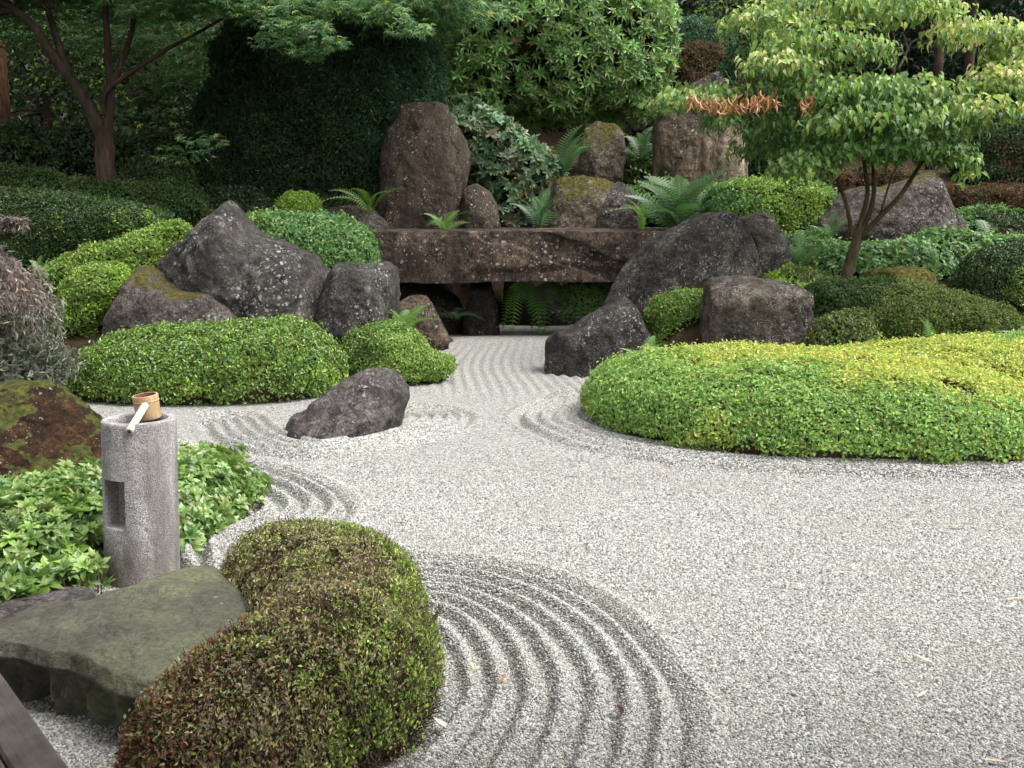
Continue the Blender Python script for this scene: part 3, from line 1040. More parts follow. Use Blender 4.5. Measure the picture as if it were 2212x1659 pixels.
# right hand group
rock('boulder', 'great grey boulder crusted with white lichen at the right end of the stone bridge',
     [(1295, 690), (1305, 655), (1330, 603), (1365, 556), (1400, 521), (1440, 495), (1500, 466), (1560, 457), (1585, 460), (1615, 500), (1640, 560), (1660, 640), (1640, 720), (1450, 740), (1340, 730)],
     11.6, .62, R_SPECK, .6, seed=33, pw=2.5, rough=.025, cuts=7, planes=[(-.75, -.65, .25, .78)])
rock('boulder', 'brown-grey rounded boulder leaning on the right shoulder of the great lichen boulder',
     [(1560, 500), (1577, 468), (1600, 453), (1627, 446), (1655, 458), (1680, 486), (1698, 520), (1703, 560), (1694, 610), (1660, 680), (1570, 680), (1540, 580)],
     12.0, .6, R_BLOCK, .5, seed=34, pw=2.5, rough=.025, cuts=7)
rock('boulder', 'dark wedge-shaped boulder beside the gravel stream, below the great lichen boulder',
     [(1177, 770), (1178, 737), (1200, 715), (1240, 705), (1280, 680), (1310, 660), (1338, 636), (1356, 631), (1390, 650), (1412, 680), (1422, 715), (1424, 780), (1420, 900), (1290, 960), (1180, 940), (1174, 840)],
     10.15, .5, R_WEDGE, .5, seed=8, pw=2.5, rough=.03, cuts=7, skew=-.15, planes=[(-.3, -.8, .5, .8)])

# cube-like rock with a sloping flat top
rock('boulder', 'square block of dark speckled stone with a flat sloping top, behind the yellow-green mound',
     [(1518, 800), (1520, 720), (1524, 660), (1530, 616), (1543, 602), (1600, 597), (1670, 601), (1722, 612), (1739, 632), (1743, 700), (1744, 800), (1700, 830), (1560, 830)],
     9.7, .42, R_BLOCK, .42, seed=17, pw=6, rough=.02, cuts=2, planes=[(0.05, -.42, 1, .80), (-.35, -1, .0, .92)])

# behind the bridge
rock('boulder', 'tall upright brown standing stone with a dark cap',
     [(812, 560), (814, 480), (818, 400), (823, 335), (838, 282), (862, 238), (866, 226), (885, 223), (918, 219), (940, 224), (966, 234), (988, 268), (1012, 300), (1021, 352), (1010, 402), (1000, 460), (992, 560), (900, 590)],
     14.6, .5, R_TALL, .5, seed=42, pw=3.6, rough=.026, cuts=3, smooth=0, crease=1.4, planes=[(.6, -.8, .05, .86), (.1, -.9, .45, .86)])
rock('boulder', 'small brown stone leaning against the right foot of the tall standing stone',
     [(985, 530), (992, 420), (1010, 400), (1030, 396), (1060, 415), (1078, 445), (1081, 490), (1080, 540), (1030, 550)],
     14.4, .35, R_TALL, .35, seed=43, pw=2.8, rough=.03)
rock('boulder', 'low dark flat stone left of the tall standing stone, under a fern',
     [(680, 500), (690, 470), (715, 448), (760, 440), (800, 446), (840, 462), (850, 500), (840, 530), (700, 530)],
     14.3, .4, R_REAR, .4, seed=44, pw=2.6)
rock('boulder', 'pale mottled stone with rusty moss stains behind the middle of the bridge',
     [(1182, 540), (1185, 440), (1192, 395), (1215, 381), (1260, 380), (1305, 388), (1330, 400), (1335, 460), (1320, 540), (1240, 550)],
     14.6, .4, R_LICHEN, .4, seed=45, pw=3.0, rough=.03)
rock('boulder', 'smooth dark stone tucked right of the pale mottled stone',
     [(1270, 540), (1285, 470), (1310, 410), (1335, 388), (1365, 395), (1385, 440), (1390, 540), (1330, 555)],
     14.4, .35, R_REAR, .35, seed=46, pw=2.5)
rock('boulder', 'moss-capped brown stone under the rhododendron, behind the pale mottled stone',
     [(1240, 400), (1255, 310), (1265, 275), (1290, 262), (1325, 268), (1348, 290), (1350, 350), (1345, 410), (1290, 430)],
     16.2, .45, R_LICHEN, .4, seed=47, pw=2.6)
rock('boulder', 'tall split grey-brown stone with an overhanging ledge, under the withered branch',
     [(1408, 420), (1412, 330), (1408, 280), (1425, 245), (1470, 225), (1540, 215), (1590, 235), (1608, 275), (1612, 330), (1613, 400), (1590, 440), (1470, 450)],
     15.6, .5, R_TALL, .5, seed=48, pw=3.2, rough=.035, cuts=6, crease=1.2)
rock('boulder', 'pointed brown rock high on the bank below the brown bush',
     [(1460, 240), (1480, 195), (1500, 175), (1530, 160), (1548, 155), (1572, 168), (1585, 200), (1590, 240), (1530, 260)],
     18.6, .5, R_REAR, .5, seed=49, pw=2.4)
rock('boulder', 'broad grey triangular boulder behind the dogwood trunk',
     [(1732, 540), (1736, 480), (1748, 448), (1790, 422), (1850, 402), (1900, 406), (1960, 386), (2010, 371), (2028, 398), (2050, 450), (2083, 488), (2092, 540), (2000, 570), (1820, 570)],
     13.4, .6, R_REAR, .5, seed=50, pw=2.5, rough=.025, cuts=8, planes=[(-.3, -.8, .45, .8)])
rock('boulder', 'low flat stone under a cushion of yellow-green moss, right of the dogwood trunk',
     [(1860, 640), (1868, 600), (1885, 583), (1920, 577), (1980, 578), (2008, 588), (2025, 606), (2035, 640), (1950, 660)],
     10.8, .4, R_MOSSLOW, .4, seed=51, pw=2.6, rough=.02)
# near left
rock('boulder', 'rust-brown mossy boulder at the left edge behind the water basin',
     [(-200, 1180), (-190, 900), (-110, 845), (-20, 826), (60, 824), (108, 830), (148, 868), (188, 910), (218, 936), (235, 985), (240, 1060), (235, 1180), (100, 1220)],
     5.75, .45, R_MOSSY, .5, seed=61, pw=2.5, rough=.03, cuts=6)
rock('boulder', 'small moss-stained stone at the left tip of the long green mound',
     [(135, 880), (140, 820), (150, 800), (172, 792), (195, 800), (205, 840), (205, 890), (165, 900)], 8.75, .2, R_MOSSLOW, .2, seed=62, pw=2.4)
rock('boulder', 'brown edge stone leaning in the shade under the left end of the bridge',
     [(852, 760), (858, 640), (870, 621), (896, 621), (922, 640), (936, 655), (955, 690), (969, 728), (970, 755), (930, 765), (880, 775)],
     11.4, .18, R_BROWN, .25, seed=63, pw=2.4, rough=.03)
rock('boulder', 'supporting stone, coloured black for shade, standing under the middle of the bridge',
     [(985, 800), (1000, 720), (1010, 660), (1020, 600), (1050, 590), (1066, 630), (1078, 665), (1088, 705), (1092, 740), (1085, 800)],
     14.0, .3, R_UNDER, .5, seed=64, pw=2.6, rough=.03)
rock('boulder', 'bank stone, coloured dark for shade, in the gap below the bridge, behind the ferns',
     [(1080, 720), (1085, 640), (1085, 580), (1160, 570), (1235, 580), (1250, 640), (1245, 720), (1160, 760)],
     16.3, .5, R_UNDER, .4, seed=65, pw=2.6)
rock('boulder', 'dark stone, widened to stand in for the shaded void, under the left end of the bridge slab',
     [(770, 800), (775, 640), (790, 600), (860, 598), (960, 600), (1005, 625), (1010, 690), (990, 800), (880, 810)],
     14.3, .3, R_UNDER, .5, seed=66, pw=3)  # dark body fills the recess where there is only shade
rock('boulder', 'pebbly reddish stone on the gravel lip under the bridge',
     [(935, 745), (940, 728), (960, 722), (978, 730), (985, 748), (960, 755)], 13.0, .12, R_BROWN, .12, seed=67, pw=2.2)


# the bridge: one long dressed slab with knocked-off flakes on its face
def build_bridge():
    y0, y1 = 13.3, 14.5
    a = at(780, 500, y0); b = at(1560, 497, y0); lo = at(800, 611, y0)
    x0, x1, zt, zb = a[0], b[0], a[2], lo[2]
    nx, nz, ny = 220, 46, 22
    r = .03
    # cross-section loop (y, z), then swept along x
    sec = []
    for t in np.linspace(0, 1, nz): sec.append((y0, zb + (zt - zb) * t))
    for t in np.linspace(0, 1, ny)[1:]: sec.append((y0 + (y1 - y0) * t, zt + .075 * t))
    for t in np.linspace(0, 1, 12)[1:]: sec.append((y1, zt + .075 + (zb - zt - .075) * t))
    for t in np.linspace(0, 1, 12)[1:-1]: sec.append((y1 + (y0 - y1) * t, zb))
    sec = np.array(sec)
    xs = np.linspace(x0, x1, nx)
    G = np.zeros((nx, len(sec), 3))
    G[..., 0] = xs[:, None]; G[..., 1] = sec[None, :, 0]; G[..., 2] = sec[None, :, 1]
    # slanting left end
    f = np.clip((zt - G[..., 2]) / (zt - zb), 0, 1)
    G[..., 0] += (1 - (G[..., 0] - x0) / (x1 - x0)) * f * .14
    P = G.reshape(-1, 3)
    n1 = fbm(P * np.array([1.1, 1, 1.3]), 71, 4) - .5
    n2 = fbm(P * np.array([4, 4, 5.]), 72, 4) - .5
    face = (P[:, 1] < y0 + .01)
    push = n1 * .06 + n2 * .05
    # flakes: steps running diagonally down to the right
    xr = (P[:, 0] - x0) / (x1 - x0); zr = (P[:, 2] - zb) / (zt - zb)
    wv = .06 * (vnoise(P * 3, 75) - .5)
    d1 = zr - (1.15 - 2.4 * (xr - .22)) + wv * 3
    d2 = zr - (1.7 - 2.9 * (xr - .27)) + wv * 3
    push += -.05 * sstep(-.018, .018, d1) + .055 * sstep(-.018, .018, d2)
    push += -.05 * sstep(.12, -.02, zr - .10 - .22 * vnoise(P * np.array([1.3, 0, 0]), 77) * (xr > .3)) * (xr > .28) * (xr < .75)
    P[:, 1] -= np.where(face, push, 0)
    P[:, 2] += np.where(face & (zr > .97), n2 * .05, 0) + np.where(zr < .03, n1 * .04 + n2 * .05, 0)
    P[:, 0] += np.where(xr < .02, n2 * .08, 0)
    V, F = capped(P.reshape(G.shape))
    me = mesh_np('stone_bridge', V, orient(V, F), R_BRIDGE)
    solo('stone_bridge', me, (x0 + 1.5, 13.9, zb), 'long dark brown stone slab bridging the gravel stream', 'bridge')


build_bridge()


# the flat shoe stones by the veranda
def flat_stone(name, label, top, ztop, zbot, mat, under=.08, seed=0, dome=.02, tilt=(0, 0), flare=0.0):
    o = closed(top, 150, 2)
    T = gnd(o[:, 0], o[:, 1], ztop)
    C = T.mean(0)
    out = []
    for r_ in np.linspace(.02, 1, 40):
        Q = C + (T - C) * r_
        Q[:, 2] = ztop + dome * (1 - r_ ** 4) - .035 * sstep(.9, 1.0, r_)
        out.append(Q)
    for k in np.linspace(0, 1, 26)[1:]:
        Q = C + (T - C) * (1 + .02 * math.sin(min(1, k * 3) * math.pi) - under * k)
        Q[:, 2] = ztop - .035 + (zbot - ztop + .035) * k
        out.append(Q)
    G = np.array(out)
    N = grid_normals(G)
    if np.mean(np.sum(N * (G - C), -1)) < 0: N = -N
    G = G + N * ((fbm(G * 2.2, seed, 4) - .5) * .08 + (fbm(G * np.array([9, 9, 5.]), seed + 5, 5, .6) - .5) * .045)[..., None]
    side = (np.arange(len(G)) > 40)[:, None]
    G = G + N * (side * (np.abs(fbm(G * np.array([7., 7., 2.]), seed + 9, 5, .62) - .5)) * -.30)[..., None]
    G[..., 2] += (G[..., 0] - C[0]) * tilt[0] + (G[..., 1] - C[1]) * tilt[1]
    V, F = capped(G)
    me = mesh_np(name, V, orient(V, F), mat)
    return solo(name, me, (C[0], C[1], 0), label, 'stone')


flat_stone('shoe_stone', 'broad flat olive-grey step stone beside the wooden deck', [(-70, 1345), (0, 1335), (60, 1305), (120, 1297), (180, 1297), (240, 1272), (330, 1240), (400, 1222), (470, 1212), (520, 1260), (545, 1330), (525, 1395), (470, 1430), (410, 1470), (330, 1490), (250, 1470), (150, 1420), (90, 1415), (20, 1395), (-60, 1385)],
           .20, -.06, R_SLAB, .11, seed=81)
flat_stone('flat_stone', 'low grey flat stone half hidden behind the broad step stone', [(-80, 1335), (0, 1300), (80, 1283), (160, 1272), (205, 1272), (222, 1290), (180, 1315), (80, 1335), (0, 1360)],
           .07, -.05, R_PURPLE, .02, seed=82)


# ================================================================ deck at the lower left corner
def build_deck():
    m, nt, b = new_mat('weathered_wood')
    tc = nd(nt, 'ShaderNodeTexCoord')
    mp = nd(nt, 'ShaderNodeMapping', {'Vector': tc.outputs['Object'], 'Scale': (1.2, 22, 22)})
    n = nd(nt, 'ShaderNodeTexNoise', {'Vector': mp.outputs[0], 'Scale': 3.0, 'Detail': 8.0, 'Roughness': .65})
    n2 = nd(nt, 'ShaderNodeTexNoise', {'Vector': tc.outputs['Object'], 'Scale': 14.0, 'Detail': 6.0})
    c = mixc(nt, .6, ramp(nt, n, [(.3, (.045, .036, .03)), (.5, (.095, .078, .066)), (.7, (.16, .135, .115))]), ramp(nt, n2, [(.35, (.06, .048, .04)), (.65, (.17, .15, .13))]))
    nt.links.new(c, b.inputs['Base Color'])
    b.inputs['Roughness'].default_value = .75
    bp = nd(nt, 'ShaderNodeBump', {'Height': n.outputs[0], 'Strength': .5, 'Distance': .01})
    nt.links.new(bp.outputs[0], b.inputs['Normal'])
    zt = .42
    e0 = gnd(0, 1447, zt); e1 = gnd(153, 1659, zt)
    d = unit(e1 - e0); side = np.array([d[1], -d[0], 0.0])
    if side[0] > 0: side = -side
    t = thing('wooden_deck', 'weathered grey-brown wooden deck edge at the lower left corner', 'deck', (e0[0], e0[1], 0))
    ang = math.atan2(d[1], d[0])
    wdt, gap, th = .085, .007, .05
    ln = 3.4
    for k in range(5):
        c0 = e0 + side * (k * (wdt + gap) + wdt / 2) + d * .1
        V = []
        xs = np.linspace(-ln / 2, ln / 2, 18)
        sec = [(-wdt / 2, -th), (-wdt / 2, -.006), (-wdt / 2 + .006, 0), (wdt / 2 - .006, 0), (wdt / 2, -.006), (wdt / 2, -th)]
        G = np.zeros((18, 6, 3))
        G[..., 0] = xs[:, None]
        for i, (a_, z_) in enumerate(sec): G[:, i, 1] = a_; G[:, i, 2] = z_
        G[..., 1:] += (fbm(G * 4 + k * 9, 90, 3)[..., None] - .5) * .004
        V, F = capped(G)
        me = mesh_np('plank', V, orient(V, F), m, smooth=False)
        o = part('plank', me, t, local=True)
        p = c0 - base_of(t)
        o.location = (p[0], p[1], zt + (rng.random() - .5) * .004)
        o.rotation_euler = (0, 0, ang)
    # joists and posts carrying the planks
    for s_ in (-1.0, 0.05, 1.0):
        c0 = e0 + side * .36 + d * (.1 + s_)
        V, F = capped(np.array([[(sx * .3, sy * .04, z) for sx, sy in ((-1, -1), (1, -1), (1, 1), (-1, 1))] for z in (zt - .17, zt - .053)]))
        V = V @ rotm('Z', math.atan2(side[1], side[0])).T + np.array([c0[0], c0[1], 0])
        part('joist', mesh_np('joist', V, orient(V, F), m, smooth=False), t)
        c0 = c0 + side * .1
        V, F = capped(np.array([[(sx * .045, sy * .045, z) for sx, sy in ((-1, -1), (1, -1), (1, 1), (-1, 1))] for z in (-.03, zt - .172)]))
        part('post', mesh_np('post', V + np.array([c0[0], c0[1], 0]), orient(V, F), m, smooth=False), t)


build_deck()


# ================================================================ stone water basin and bamboo ladle
def granite_mat():
    m, nt, b = new_mat('hewn_granite')
    tc = nd(nt, 'ShaderNodeTexCoord')
    v = tc.outputs['Object']
    vo = nd(nt, 'ShaderNodeTexVoronoi', {'Vector': v, 'Scale': 260.0})
    sep = nd(nt, 'ShaderNodeSeparateColor', {0: vo.outputs['Color']})
    g = ramp(nt, sep.outputs[0], [(0.0, (.17, .163, .163)), (.3, (.32, .31, .31)), (.65, (.46, .445, .445)), (1.0, (.66, .645, .64))]).outputs[0]
    n = nd(nt, 'ShaderNodeTexNoise', {'Vector': v, 'Scale': 5.0, 'Detail': 7.0, 'Roughness': .65})
    mp = nd(nt, 'ShaderNodeMapping', {'Vector': v, 'Scale': (1, 1, .12)})
    st = nd(nt, 'ShaderNodeTexNoise', {'Vector': mp.outputs[0], 'Scale': 11.0, 'Detail': 6.0, 'Roughness': .6})
    sx = nd(nt, 'ShaderNodeSeparateXYZ', {0: v})
    c = mixc(nt, ramp(nt, st, [(.46, 0.0), (.66, .75)]), g, (.13, .112, .105))
    c = mixc(nt, ramp(nt, n, [(.45, 0.0), (.68, .5)]), c, (.22, .185, .165))
    low = nd(nt, 'ShaderNodeMath', {0: n.outputs[0], 1: nd(nt, 'ShaderNodeMapRange', {0: sx.outputs[2], 1: 0.0, 2: .38, 3: .42, 4: -.12}).outputs[0]}, operation='ADD')
    lf = nd(nt, 'ShaderNodeMath', {0: ramp(nt, low, [(.52, 0.0), (.8, .8)]).outputs[0], 1: nd(nt, 'ShaderNodeMapRange', {0: sx.outputs[0], 1: -.05, 2: .1, 3: 1.0, 4: .25}).outputs[0]}, operation='MULTIPLY')
    c = mixc(nt, lf.outputs[0], c, (.085, .06, .038))
    nt.links.new(c, b.inputs['Base Color'])
    b.inputs['Roughness'].default_value = .8
    b1 = nd(nt, 'ShaderNodeBump', {'Height': vo.outputs['Distance'], 'Strength': .7, 'Distance': .004})
    b2 = nd(nt, 'ShaderNodeBump', {'Height': n.outputs[0], 'Strength': .4, 'Distance': .01, 'Normal': b1.outputs[0]})
    nt.links.new(b2.outputs[0], b.inputs['Normal'])
    return m


def build_basin():
    c = gnd(309, 1246)                      # middle of the foot
    ctr = at(300, 908, c[1])
    R = 80.5 / FOC * np.linalg.norm(ctr - np.array([0, 0, H])) * 1.0
    R = 72.0 / FOC * (c[1] * CP + .35)
    top = at(300, 908, c[1])[2]
    lean = at(300, 908, c[1])[0] - c[0]
    t = thing('water_basin', 'round granite water basin pillar with a square niche in its side', 'water basin', (c[0], c[1], 0))
    gm = granite_mat()
    nth = 144
    zs = np.concatenate([np.linspace(-.06, top, 70)])
    a = np.arange(nth) * 2 * np.pi / nth     # angle from -Y (towards the viewer) turning to -X
    def ringp(r, z):
        return np.stack([-np.sin(a) * r, -np.cos(a) * r, np.full(nth, z)], -1)
    G = np.array([ringp(R * (1 + .03 * (1 - z / top)), z) for z in zs])
    # niche rows and columns; it opens towards the lower left
    va = math.atan2(-c[0], c[1])
    ang0, ang1 = 4, 48
    va_deg = 0
    z0 = at(255, 1146, c[1] - R)[2]; z1 = at(255, 1042, c[1] - R)[2]
    # snap grid rows to the niche
    r0 = int(np.argmin(abs(zs - z0))); r1 = int(np.argmin(abs(zs - z1)))
    view = math.degrees(math.atan2(c[0], c[1]))            # the side seen face on
    j0 = int(round((view + 24) / 360 * nth)); j1 = int(round((view + 68) / 360 * nth))
    J0, J1 = j0 % nth, j1 % nth
    d = (fbm(G * 14, 95, 4) - .5) * .008 + (fbm(G * 45, 96, 2) - .5) * .003
    nrm = unit(G * np.array([1, 1, 0]))
    G = G + nrm * d[..., None]
    V = [G.reshape(-1, 3)]
    F = grid_faces(len(zs), nth)
    fi = np.repeat(np.arange(len(zs) - 1), nth); fj = np.tile(np.arange(nth), len(zs) - 1)
    inn = (fi >= r0) & (fi < r1) & (((fj - J0) % nth) < ((J1 - J0) % nth))
    Q = [F[~inn]]
    k = len(zs) * nth
    # niche box: loop of edge vertices pushed in along its own direction
    cols_ = [(J0 + q) % nth for q in range(((J1 - J0) % nth) + 1)]
    loop = [(r0, j) for j in cols_] + [(r, cols_[-1]) for r in range(r0 + 1, r1 + 1)] + [(r1, j) for j in cols_[::-1][1:]] + [(r, cols_[0]) for r in range(r1 - 1, r0, -1)]
    am = math.radians(view + 40)
    din = np.array([math.sin(am), math.cos(am), 0])        # inwards
    E = np.array([G[r, j] for r, j in loop])
    back = E.copy()
    plane = (-din) * (R * .35)
    dist = (back - plane) @ din
    back = back - din[None] * dist[:, None]
    L = len(loop)
    V.append(E); V.append(back)
    i = np.arange(L); i2 = (i + 1) % L
    Q.append(np.stack([k + i, k + i2, k + L + i2, k + L + i], -1)[:, ::-1])
    V.append(back.mean(0)[None])
    T = np.stack([k + L + i, k + L + i2, np.full(L, k + 2 * L)], -1)[:, ::-1]
    k = k + 2 * L + 1
    # rim and bowl
    prof = [(R * .99, top + .006), (R * .955, top + .010), (R * .80, top + .009), (R * .765, top + .002), (R * .75, top - .02), (R * .70, top - .08), (R * .5, top - .13), (R * .1, top - .15)]
    B = np.array([G[-1]] + [ringp(r, z) for r, z in prof])
    V.append(B.reshape(-1, 3))
    Fb = grid_faces(len(B), nth) + k
    Q.append(Fb)
    V = np.concatenate(V)
    shear = np.array([lean / top, 0])
    V[:, 0] += V[:, 2] * shear[0]
    V = V + np.array([c[0], c[1], 0])
    Q = np.concatenate(Q)
    me = mesh_np('pillar', V, [Q, T], gm)
    import bmesh
    bm = bmesh.new(); bm.from_mesh(me)
    bmesh.ops.remove_doubles(bm, verts=bm.verts, dist=1e-5)
    bmesh.ops.recalc_face_normals(bm, faces=bm.faces)
    bm.to_mesh(me); bm.free()
    me.set_sharp_from_angle(angle=math.radians(40))
    part('pillar', me, t)
    wm, nt, b = new_mat('still_water')
    b.inputs['Base Color'].default_value = (.02, .024, .024, 1)
    b.inputs['Roughness'].default_value = .06
    b.inputs['IOR'].default_value = 1.33
    W_ = np.concatenate([ringp(R * .745, 0), np.zeros((1, 3))]) + np.array([c[0] + lean, c[1], top - .035])
    i = np.arange(nth)
    part('water', mesh_np('water', W_, np.stack([i, (i + 1) % nth, np.full(nth, nth)], -1)[:, ::-1], wm), t)
    # the ladle lies across the rim
    bam, nt, b = new_mat('bamboo')
    tc = nd(nt, 'ShaderNodeTexCoord')
    mp = nd(nt, 'ShaderNodeMapping', {'Vector': tc.outputs['Object'], 'Scale': (1, 1, .1)})
    n = nd(nt, 'ShaderNodeTexNoise', {'Vector': mp.outputs[0], 'Scale': 160.0, 'Detail': 5.0})
    n2 = nd(nt, 'ShaderNodeTexNoise', {'Vector': tc.outputs['Object'], 'Scale': 30.0, 'Detail': 4.0})
    cc = mixc(nt, .5, ramp(nt, n, [(.35, (.30, .19, .09)), (.65, (.52, .36, .19))]), ramp(nt, n2, [(.35, (.36, .21, .10)), (.65, (.56, .42, .25))]))
    nt.links.new(cc, b.inputs['Base Color']); b.inputs['Roughness'].default_value = .5
    inner, nt2, b2 = new_mat('bamboo_inside')
    b2.inputs['Base Color'].default_value = (.13, .055, .03, 1); b2.inputs['Roughness'].default_value = .8
    pale, nt3, b3 = new_mat('bamboo_pale')
    tc = nd(nt3, 'ShaderNodeTexCoord')
    n = nd(nt3, 'ShaderNodeTexNoise', {'Vector': tc.outputs['Object'], 'Scale': 40.0, 'Detail': 4.0})
    nt3.links.new(ramp(nt3, n, [(.3, (.55, .46, .36)), (.7, (.78, .72, .62))]).outputs[0], b3.inputs['Base Color']); b3.inputs['Roughness'].default_value = .55
    dist = c[1] + R * .45
    s = dist / FOC * 1.03
    rc = 26.0 * s
    bot = at(322, 903, dist); tp = at(316, 852, dist)
    hgt = tp[2] - bot[2]
    lt = thing('bamboo_ladle', 'bamboo ladle with a pale handle resting across the rim of the stone basin', 'ladle', (bot[0], bot[1], bot[2]))
    aa = np.arange(40) * 2 * np.pi / 40
    def rg(r, z): return np.stack([np.cos(aa) * r, np.sin(aa) * r, np.full(40, z)], -1)
    prof = [(rc * .2, .0), (rc * .97, 0.0), (rc, .004), (rc * .985, hgt * .3), (rc * 1.0, hgt * .7), (rc * 1.0, hgt * .72), (rc * 1.04, hgt * .735), (rc * 1.04, hgt * .76), (rc * 1.0, hgt * .775), (rc * 1.015, hgt * .97), (rc * .99, hgt), (rc * .86, hgt), (rc * .84, hgt * .97), (rc * .82, hgt * .2), (rc * .3, hgt * .1)]
    Gc = np.array([rg(r, z) for r, z in prof])
    tilt = rotm('X', math.radians(4)) @ rotm('Y', math.radians(-5))
    Vc, Fc = capped(Gc)
    Vc = Vc @ tilt.T + bot
    me = mesh_np('cup', Vc, orient(Vc, Fc), bam)
    me.materials.append(inner)
    idx = np.zeros(len(me.polygons), np.int32)
    idx[11 * 40:14 * 40] = 1; idx[14 * 40 + 40:] = 1
    me.polygons.foreach_set('material_index', idx)
    me.set_sharp_from_angle(angle=math.radians(35))
    part('cup', me, lt)
    # handle: from the cup wall to the near rim and beyond
    p1 = at(314, 875, dist - rc * .9); p0 = at(279, 932, c[1] - R * 1.12)
    V, F = tube(curve(np.array([p0, .5 * (p0 + p1), p1]), 16, 1), np.full(16, 7.6 * s), 14)
    me = mesh_np('handle', V, F, pale)
    hm = part('handle', me, lt)
    V, F = tube(np.array([p0 - unit(p1 - p0) * .0012, p0 + unit(p1 - p0) * .002]), [4.4 * s, 4.4 * s], 12)
    part('pith', mesh_np('pith', V, F, inner), hm)
    # tie where the handle enters the cup
    f0 = at(310, 856, dist - rc * 1.03); f1 = at(312, 872, dist - rc * 1.03)
    V, F = tube(np.array([f0, f1]), [1.4 * s, 1.8 * s], 6)
    part('tie', mesh_np('tie', V, F, inner), lt)


build_basin()


# unseen eave inferred from the deck, added to shade the near gravel
def build_eave():
    m, nt, b = new_mat('dark_timber')
    tc = nd(nt, 'ShaderNodeTexCoord')
    n = nd(nt, 'ShaderNodeTexNoise', {'Vector': tc.outputs['Object'], 'Scale': 8.0, 'Detail': 6.0})
    nt.links.new(ramp(nt, n, [(.3, (.03, .022, .016)), (.7, (.09, .065, .045))]).outputs[0], b.inputs['Base Color'])
    b.inputs['Roughness'].default_value = .8
    t = thing('unseen_veranda_roof', 'unseen dark timber veranda roof, inferred from the wooden deck and added to shade the gravel', 'roof', (0, -1.6, 0))
    def box(name, x0, x1, y0, y1, z0, z1, s=0.0):
        V, F = capped(np.array([[(x0, y0, z + s * 0), (x1, y0, z), (x1, y1, z + s), (x0, y1, z + s)] for z in (z0, z1)]))
        part(name, mesh_np(name, V, orient(V, F), m, smooth=False), t)
    box('roof_boards', -6, 6, -4.2, 1.8, 3.0, 3.08, -.55)
    for k in range(13):
        x = -5.7 + k * .95
        box('rafter', x - .04, x + .04, -4.1, 1.75, 2.86, 2.995, -.55)
    for x in (-5.6, 5.6):
        box('post', x - .07, x + .07, -.6, -.46, -.02, 2.56)


build_eave()

# ================================================================ clipped shrubs and ground cover
G_MID = [((0.099, 0.186, 0.032), 4), ((0.152, 0.245, 0.042), 3), ((0.066, 0.127, 0.023), 2), ((0.224, 0.294, 0.053), 1.5)]
G_LIGHT = [((0.175, 0.275, 0.047), 4), ((0.237, 0.332, 0.058), 3), ((0.112, 0.199, 0.037), 2)]
G_LIME = [((.24, .37, .05), 4), ((.32, .42, .07), 2), ((.15, .29, .04), 2)]
G_YEL = [((.46, .46, .11), 4), ((.37, .42, .08), 3), ((.27, .36, .07), 3), ((.52, .48, .15), 1)]
G_DARK = [((.030, .066, .014), 4), ((.048, .092, .018), 3), ((.021, .045, .011), 2)]
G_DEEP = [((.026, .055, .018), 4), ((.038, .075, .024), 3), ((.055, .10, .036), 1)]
G_OLIVE = [((0.084, 0.131, 0.027), 4), ((0.116, 0.158, 0.032), 3), ((0.063, 0.105, 0.026), 2), ((0.126, 0.105, 0.037), 1)]
G_BROWN = [((.085, .05, .024), 4), ((.115, .068, .03), 2), ((.055, .055, .02), 2), ((.14, .06, .03), 1)]
G_BLUE = [((.05, .12, .06), 3), ((.07, .15, .075), 2), ((.04, .095, .048), 2)]
G_FRESH = [((0.108, 0.216, 0.063), 4), ((0.156, 0.270, 0.079), 3), ((0.078, 0.162, 0.047), 3)]
def brown_core():
    m, nt, b = new_mat('brown_twig_core')
    tc = nd(nt, 'ShaderNodeTexCoord')
    n = nd(nt, 'ShaderNodeTexNoise', {'Vector': tc.outputs['Object'], 'Scale': 90.0, 'Detail': 5.0})
    nt.links.new(ramp(nt, n, [(.35, (.022, .015, .01)), (.55, (.07, .046, .03)), (.7, (.12, .085, .058))]).outputs[0], b.inputs['Base Color'])
    b.inputs['Roughness'].default_value = .95
    bp = nd(nt, 'ShaderNodeBump', {'Height': n.outputs[0], 'Strength': 1.0, 'Distance': .02})
    nt.links.new(bp.outputs[0], b.inputs['Normal'])
    return m


BROWN_CORE = brown_core()

CL = 'clipped shrubs round the gravel'

shrub('clipped_shrub', 'long low clipped green mound left of the grey boulder in the gravel',
      [(139, 860), (141, 835), (155, 800), (190, 752), (255, 722), (330, 708), (400, 701), (470, 696), (540, 694), (600, 690), (650, 693), (690, 708), (722, 735), (742, 775), (745, 815), (720, 850), (640, 900), (400, 920), (200, 900)],
      8.75, .78, G_MID, .5, leaf=.034, cov=2.9, pw=2.15, lump=.05, skirt=.08, group=CL, pal2=G_LIME, pthr=(.56, .68), seed=2, holes=.22, mat=LEAF_GLOSS, skew=.0, core=BROWN_CORE,
      pfun=lambda P, M: patch(P, 1.5, .50, .66, 7) * sstep(.42, .12, P[:, 2]) * .75 + .08)
shrub('clipped_shrub', 'small bright green clipped ball between the long mound and the gravel stream',
      [(732, 815), (733, 780), (742, 745), (770, 716), (810, 701), (850, 697), (888, 712), (915, 730), (938, 760), (972, 772), (979, 790), (965, 812), (920, 840), (800, 860)],
      9.45, .42, G_LIGHT, .4, leaf=.03, cov=3.0, pw=2.3, lump=.05, group=CL, pal2=G_MID, pthr=(.5, .62), seed=3, holes=.2, mat=LEAF_GLOSS)
